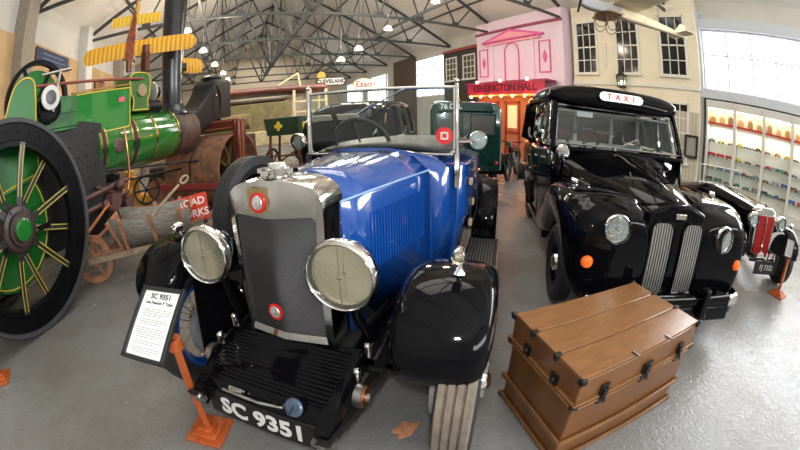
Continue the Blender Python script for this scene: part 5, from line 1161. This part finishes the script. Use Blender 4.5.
for sx in (-1, 1):
    round_lamp(SC, (sx*.29, -.12, .82), (0, -1, 0), .095, .15, CHROME, CHROME, refl=SILVERREF, lens_m=GLASS, bulb=False)
    fender_sheet([(-.30, .42, .1, .1), (-.27, .6, .11, .12), (-.05, .76, .12, .14), (.25, .72, .12, .12), (.7, .48, .11, .08), (1.1, .32, .11, .04), (2.0, .3, .11, .04)], sx*.56, PROF, 5).build('front_wing', BLACK, SC, solid=.01)
    fender_sheet([(2.0, .3, .12, .05), (2.2, .6, .13, .12), (2.55, .78, .14, .14), (2.95, .6, .13, .12), (3.1, .35, .12, .08)], sx*.58, PROF, 5).build('rear_wing', BLACK, SC, solid=.01)
    for y in (.02, 2.6): spoked_wheel(SC, (sx*.57, y, .33), .33, .11, RUBBER, DARK, 30, DARK, side=sx, groove=False); b = MB(); b.cyl((sx*.50, y, .33), (sx*.52, y, .33), .24, 24); b.build('brake_drum', DARK, SC)
    b = MB(); b.cyl((sx*.57, -.07, .80), (sx*.57, -.12, .80), .03, 12); b.sphere((sx*.57, -.08, .81), .035, 10, (1, 1.3, 1)); b.build('side_lamp', CHROME, SC)
    b = MB(); b.lathe([(.0, -.03), (.06, -.02), (.075, .03), (.06, .035), (0, .03)], axis((sx*.12, -.22, .40), (sx*.12, -1, .4)), 18); b.build('horn', CHROME, SC)
b = MB(); b.box((0, -.30, .30), (.46, .015, .17)); po = b.build('number_plate', mat('plate_black', (0, 0, 0)), SC)
text('FJ 7352', .09, .002, mat('plate_grey', (.4, .4, .4), .5), po, frame((0, -.31, .30), (1, 0, 0), (0, 0, 1)), bold=.002)
b = MB(); b.bar((-.3, -.22, .36), (.3, -.22, .36), .03); b.bar((-.25, -.26, .42), (-.25, .2, .42), .04); b.bar((.25, -.26, .42), (.25, .2, .42), .04); b.build('front_frame', DARK, SC)
b = MB()
for sx in (-1, 1): b.tube([(sx*.46, 1.5, .95), (sx*.45, 1.56, 1.25)], .012, 6)
b.tube([(-.45, 1.56, 1.25), (.45, 1.56, 1.25)], .012, 6); b.tube([(-.46, 1.5, .98), (.46, 1.5, .98)], .012, 6); wf = b.build('windscreen_frame', CHROME, SC)
b = MB(); b.box((0, 1.53, 1.11), (.9, .006, .26)); b.build('windscreen_glass', GLASS, wf, smooth=False)
# cream charabanc with brown roof
t = thing('charabanc', 'cream vintage bus with long brown folded roof behind the green cart', 'bus', (1.45, 13.1, 0), R(-4))
CRM = mat('cream_coachwork', (.68, .57, .33), .45, var=.08); OLV = mat('olive_canvas', (.22, .18, .08), .8, var=.2, vscale=5)
b = MB(); b.loft([[(x, y, z) for y, z in ((-.75, 2.66), (-.8, 2.78), (-.6, 2.9), (0, 2.96), (.6, 2.9), (.8, 2.78), (.75, 2.66))] for x in (-2.6, -2.4, 1.7, 1.9)]); b.build('roof', mat('brown_roof', (.13, .035, .02), .35, var=.2), t, bevel=.03)
b = MB(); b.loft([[(x, y*k, 2.58 - .22*(1-abs(y)**2)*k + dz) for y in (-.8, -.5, 0, .5, .8)] for x, k, dz in ((-2.2, .9, .02), (-1, 1, 0), (.4, .8, 0), (1.2, .3, .06))], cap=False, closed=False); b.build('hanging_sheet', mat('pale_sheet', (.5, .44, .36), .7), t, solid=.02)
b = MB(); b.box((-.9, 0, 1.85), (3.0, 1.5, 1.0)); b.build('canvas_side', OLV, t, bevel=.03)
b = MB(); b.box((-.1, 0, 1.15), (4.2, 1.6, .5)); b.box((1.55, 0, 1.4), (.8, 1.6, .4)); b.build('coachwork', CRM, t, bevel=.03)
for x in (.75, 1.3, 1.85):
    for y in (-.76, .76): b = MB(); b.bar((x, y, 1.3), (x, y, 2.7), .09); b.build('roof_post', CRM, t)
for z in (1.95, 2.3): b = MB(); b.bar((.7, -.78, z), (1.9, -.78, z), .06); b.build('rail', CRM, t)
for x in (-1.5, 1.3):
    for y in (-.75, .75):
        M = Matrix.Translation((x, y, .48)) @ Matrix.Rotation(PI/2, 4, 'X'); b = MB(); b.lathe([(.3, -.07), (.48, -.08), (.48, .08), (.3, .07)], M, 32, close=True); o = b.build('wheel', RUBBER, t)
        b = MB(); b.lathe([(0, -.08), (.31, -.04), (.31, .04), (0, .08)], M, 24); b.build('wheel_disc', CRM, o)
b = MB(); b.bar((.2, -.7, 2.9), (.9, -.7, 3.3), .06); b.bar((.9, -.7, 3.3), (1.0, -.7, 2.75), .06); b.build('roof_bracket', CRM, t)
# green cart with yellow emblems
t = thing('hand_cart', 'dark green cart box with yellow cross emblem on brown legs', 'cart', (1.50, 9.75, 0), -R(36))
t.scale = (.88, .88, .93)
GC = mat('cart_green', (.018, .06, .035), .4, var=.15)
b = MB(); b.loft([[(x*s_, y*s_, z) for x, y in ((-.58, -.42), (.58, -.42), (.58, .42), (-.58, .42))] for z, s_ in ((1.38, .9), (1.88, 1.04))]); b.build('cart_box', GC, t, bevel=.012)
b = MB(); b.box((-.1, -.432, 1.64), (.26, .03, .10)); b.box((-.1, -.432, 1.64), (.10, .03, .26)); b.build('yellow_cross', mat('emblem_yellow', (.75, .55, .05), .4), t, bevel=.02)
b = MB(); b.box((.58, 0, 1.62), (.03, .3, .2)); b.build('yellow_patch', mat('emblem_yellow', (0, 0, 0)), t)
for sx in (-1, 1):
    for sy in (-1, 1): b = MB(); b.bar((sx*.45, sy*.3, 1.4), (sx*.55, sy*.32, .05), .06); b.build('leg', mat('brown_leg', (.14, .05, .03), .5), t)
b = MB(); b.bar((-.5, -.31, .8), (.5, -.31, .8), .05); b.bar((-.5, -.31, .45), (.5, .31, 1.1), .05); b.build('stretcher', mat('brown_leg', (0, 0, 0)), t)
for sx in (-1, 1):
    M = Matrix.Translation((sx*.66, .1, .5)) @ Matrix.Rotation(PI/2, 4, 'Y'); b = MB(); b.lathe([(.44, -.03), (.5, -.03), (.5, .03), (.44, .03)], M, 36, close=True)
    for i in range(8): a = PI*i/4; b.bar(M @ Vector((0, 0, 0)), M @ Vector((.46*math.cos(a), .46*math.sin(a), 0)), .035)
    b.build('cart_wheel', DARK, t)
# yellow stationary engine and dark machinery behind the roller
t = thing('stationary_engine', 'orange-yellow stationary engine behind the roller boiler', 'engine', (-2.62, 8.6, 0), R(20))
t.scale = (.8, .8, .8)
YE = mat('engine_yellow', (.72, .33, .02), .35)
b = MB(); b.box((0, 0, .25), (1.0, .7, .5)); b.build('bed', YE, t, bevel=.04)
b = MB(); b.box((-.05, 0, .75), (.5, .5, .6)); b.cyl((-.1, -.1, .95), (-.1, -.1, 1.25), .15, 16); b.cyl((-.5, -.2, .65), (0, -.2, .65), .16, 16); b.build('cylinder', YE, t, bevel=.03)
b = MB(); b.lathe([(.36, -.05), (.42, -.05), (.42, .05), (.36, .05)], Matrix.Translation((.38, -.42, .65)) @ Matrix.Rotation(PI/2, 4, 'X'), 32, close=True)
for i in range(6): a = PI*i/3; b.bar((.38, -.42, .65), (.38+.38*math.cos(a), -.42, .65+.38*math.sin(a)), .05)
b.build('flywheel', DARK, t)
b = MB(); b.tube([(.1, -.3, .9), (.3, -.4, 1.1), (.3, -.4, 1.3)], .03, 8); b.build('pipe', DULL, t)
t = thing('farm_engine', 'dark old oil engine standing beyond the roller, left of the green cart', 'engine', (-.35, 10.6, 0), R(-15))
b = MB(); b.box((0, 0, .9), (1.9, .9, 1.0)); b.build('casing', mat('dark_brown_casing', (.05, .035, .025), .6, var=.4, vscale=6), t, bevel=.04)
b = MB(); b.cyl((-.9, 0, 1.75), (.9, 0, 1.75), .22, 20); b.build('tank', OLV, t)
for x in (-.6, .6):
    for y in (-.55, .55): b = MB(); b.cyl((x, y-.06, .42), (x, y+.06, .42), .42, 28); b.build('road_wheel', DARK, t)
t = thing('oil_engine', 'black old oil engine in the dark behind the roller firebox', 'engine', (-3.7, 7.3, 0), R(25))
DM = mat('sooty_iron', (.018, .016, .015), .6, var=.4, vscale=7)
b = MB(); b.box((0, 0, .55), (2.2, .8, 1.1)); b.box((-.3, 0, 1.3), (1.0, .6, .5)); b.build('engine_block', DM, t, bevel=.05)
b = MB(); b.lathe([(.5, -.06), (.6, -.06), (.6, .06), (.5, .06)], Matrix.Translation((.5, -.5, .7)) @ Matrix.Rotation(PI/2, 4, 'X'), 36, close=True)
for i in range(6): a = PI*i/3; b.bar((.5, -.5, .7), (.5+.55*math.cos(a), -.5, .7+.55*math.sin(a)), .06)
b.build('flywheel', DM, t)
b = MB(); b.cyl((-.8, -.2, 1.1), (-.8, -.2, 1.9), .1, 14); b.build('exhaust_pipe', RUST, t)
b = MB(); b.tube([(-.2, -.45, .4), (.1, -.5, .9), (.0, -.4, 1.4)], .04, 8); b.build('feed_pipe', RUST, t)
t = thing('water_cart', 'dark low tank cart between the roller and the yellow engine', 'cart', (-1.85, 10.2, 0), R(8))
b = MB(); b.box((0, 0, .62), (1.3, .8, .5)); b.build('tank', DM, t, bevel=.06)
for x in (-.42, .42):
    for y in (-.46, .46): b = MB(); b.cyl((x, y-.04, .3), (x, y+.04, .3), .3, 24); b.build('cart_wheel', RUST, t)
b = MB(); b.tube([(.6, 0, .5), (1.1, -.1, .35)], .03, 8); b.build('draw_bar', DULL, t)
# ================================================================== hanging model aircraft
YW = wavemat('yellow_doped_fabric', (.80, .42, .02), (.50, .24, .01), 3.7, 'X', .5, .3)
def wing(b, c, span, chord, xd, yd, th=.02, ribs=16, taper=True):
    """planform with rounded tips; ribs as raised strips"""
    M = frame(c, xd, yd); n = 28; top = []; bot = []
    P = []
    for i in range(n+1):
        x = -span/2 + span*i/n; u = min(1, (span/2-abs(x))/(chord*.5)); e = math.sqrt(max(0, 1-(1-u)**2)) if taper else 1
        P.append((x, chord/2*(.25+.75*e) if taper else chord/2))
    rings = []
    for x, h in P: rings.append([M @ Vector(q) for q in ((x, -h, 0), (x, -h*.5, -th*.5), (x, h*.5, -th), (x, h, 0), (x, h*.5, th), (x, -h*.3, th*.6))])
    b.loft([[tuple(p) for p in r] for r in rings])
    for k in range(ribs):
        x = -span/2*.93 + span*.93*k/(ribs-1); h = chord/2*.93
        for s_ in (-1, 1): b.bar(M @ Vector((x, -h, s_*th*.35)), M @ Vector((x, h*.9, s_*th*.6)), .012, .012)
    return b
t = thing('model_aircraft', 'yellow ribbed model aircraft hung nose down over the roller', 'model aircraft', (-1.98, 6.4, 3.55), -R(3))
Xd = (1.0, .27, .02); fd = Vector((-.05, -.55, -1.0)).normalized()
b = wing(MB(), (.25, .0, -.27), 2.2, .32, Xd, (.0, .2, .98), .03, 26); b.build('main_wing', YW, t)
b = wing(MB(), (.12, .12, .33), .98, .22, Xd, (0, .2, .98), .02, 14, False); b.build('tail_plane', wavemat('lemon_doped_fabric', (.82, .52, .04), (.60, .36, .02), 4.2, 'X', .5, .3), t)
b = MB(); cpt = Vector((.0, -.05, -.45)); b.loft([[tuple(Vector((.08, .16, .55)) + (Vector((.02, -.2, -1.05)))*s_ + Vector((1, .27, 0)).normalized()*a*w_ + Vector((0, .9, -.2))*c_*w_) for a, c_ in ((-1, -1), (1, -1), (1, 1), (-1, 1))] for s_, w_ in ((0, .02), (.2, .045), (.6, .085), (1, .08))]); b.build('fuselage', mat('red_brown_fuselage', (.22, .05, .015), .35, var=.5, vscale=15), t, bevel=.01)
b = MB(); b.prism([(.3, .45), (.3, .68), (.12, .80), (.05, .5)], .08, .10, 'x'); b.build('tail_fin', YW, t)
b = MB(); b.cyl((.1, -.05, -.5), (.1, -.07, -.58), .06, 12); b.bar((-.12, -.08, -.6), (.32, -.06, -.58), .04, .012); b.build('propeller', BRASS, t)
b = MB(); b.tube([(.1, .1, .5), (.15, .3, 4.0)], .003, 4); b.tube([(.1, -.05, -.2), (.15, .3, 4.0)], .003, 4); b.build('hanging_wire', DARK, t)
t = thing('model_aircraft', 'second yellow model aircraft partly hidden by the black chimney', 'model aircraft', (-1.22, 8.9, 3.3), R(15))
b = wing(MB(), (0, 0, 0), 1.1, .42, (1, .1, -.12), (.1, .3, .95), .03, 14); b.build('main_wing', YW, t)
b = MB(); b.loft([[(w_*a, y, -.08 + w_*c_) for a, c_ in ((-1, -1), (1, -1), (1, 1), (-1, 1))] for y, w_ in ((-.3, .07), (0, .09), (.8, .03))]); b.build('fuselage', DARK, t)
b = wing(MB(), (0, .75, -.05), .5, .18, (1, .1, -.1), (0, 1, 0), .01, 6); b.build('tail_plane', YW, t)
b = MB(); b.tube([(0, 0, 0), (0, .1, 4.7)], .003, 4); b.build('hanging_wire', DARK, t)
# cream aircraft on the right
t = thing('model_aircraft', 'cream ribbed model aircraft hanging before the cream house front', 'model aircraft', (4.65, 2.27, 3.20), 0)
CF = mat('cream_doped_fabric', (.85, .74, .50), .5, var=.06); CG = mat('pale_grey_cowl', (.5, .52, .54), .35)
D = Vector((.87, -.49, -.05)).normalized(); Wd = Vector((-.49, -.87, .02)).normalized(); U = D.cross(Wd).normalized(); U = U if U.z > 0 else -U
def fus(rows, b):
    b.loft([[tuple(D*s_ + Wd*a*w_ + U*(c_*h_ + o_)) for a, c_ in ((-1, -.7), (-.7, -1), (.7, -1), (1, -.7), (1, .7), (.7, 1), (-.7, 1), (-1, .7))] for s_, w_, h_, o_ in rows]); return b
fus([(-.25, .07, .085, 0), (.3, .055, .065, .0), (1.05, .018, .025, .01)], MB()).build('fuselage', CF, t, bevel=.004)
fus([(-.85, .045, .045, 0), (-.75, .065, .075, 0), (-.25, .073, .088, 0)], MB()).build('cowl', CG, t, bevel=.01)
b = wing(MB(), tuple(Wd*.45 + U*.12 - D*.12), 2.4, .46, tuple(Wd), tuple(-D), .02, 22, True); b.build('main_wing', CF, t)
b = wing(MB(), tuple(Wd*.0 - U*.10 - D*.45), .5, .30, tuple(Wd), tuple(-D), .015, 5, True); b.build('lower_plane', mat('tan_doped_fabric', (.45, .28, .14), .5), t)
b = wing(MB(), tuple(D*.93 + U*.02), .55, .2, tuple(Wd), tuple(-D), .008, 7, True); b.build('tail_plane', CF, t)
b = MB(); b.add([tuple(D*.78 + U*.02), tuple(D*1.02 + U*.02), tuple(D*1.05 + U*.2), tuple(D*.93 + U*.2)], [(0, 1, 2, 3)]); b.build('tail_fin', CF, t, solid=.012, smooth=False)
b = MB()
for k in range(5):
    c0 = D*(-.62+.09*k) - U*.1 + Wd*.1*(-1)**k
    b.tube([tuple(c0 + D*.1*math.cos(a) - U*(.10+.12*math.sin(a)) + Wd*.03*math.cos(2*a)) for a in [2*PI*j/12 for j in range(12)]], .006, 5, closed=True)
b.build('wire_landing_gear', mat('brown_wire', (.12, .05, .03), .5), t)
b = MB(); b.tube([tuple(-D*.85 + U*.02), tuple(-D*.72)], .03, 8); b.bar(tuple(-D*.86 - U*.12 - Wd*.1), tuple(-D*.86 + U*.12 + Wd*.1), .03, .01); b.build('propeller', DARK, t)
b = MB(); b.tube([tuple(-D*.3 + U*.1), (0, 0, 6.0)], .003, 4); b.tube([tuple(D*.5 + U*.05), (0, 0, 6.0)], .003, 4); b.build('hanging_wire', DARK, t)
# floor: pale sandy spill beside the front wheel
b = MB()
P = [(.075*(1+.22*math.sin(3*a+1)+.12*math.sin(7*a))*math.cos(a), .055*(1+.2*math.sin(2*a)+.1*math.cos(5*a))*math.sin(a)) for a in [2*PI*k/40 for k in range(40)]]
b.loft([[(x*s_, y*s_, z) for x, y in P] for s_, z in ((1, .0005), (.8, .004), (.4, .007))])
o = b.build('sand_spill', mat('pink_sand', (.62, .27, .14), .95, var=.2, vscale=60, bump=.4, bscale=90)); o.location = (.603, 1.22, 0); tag(o, 'small patch of pinkish sand on the floor left of the tyre', 'sand')
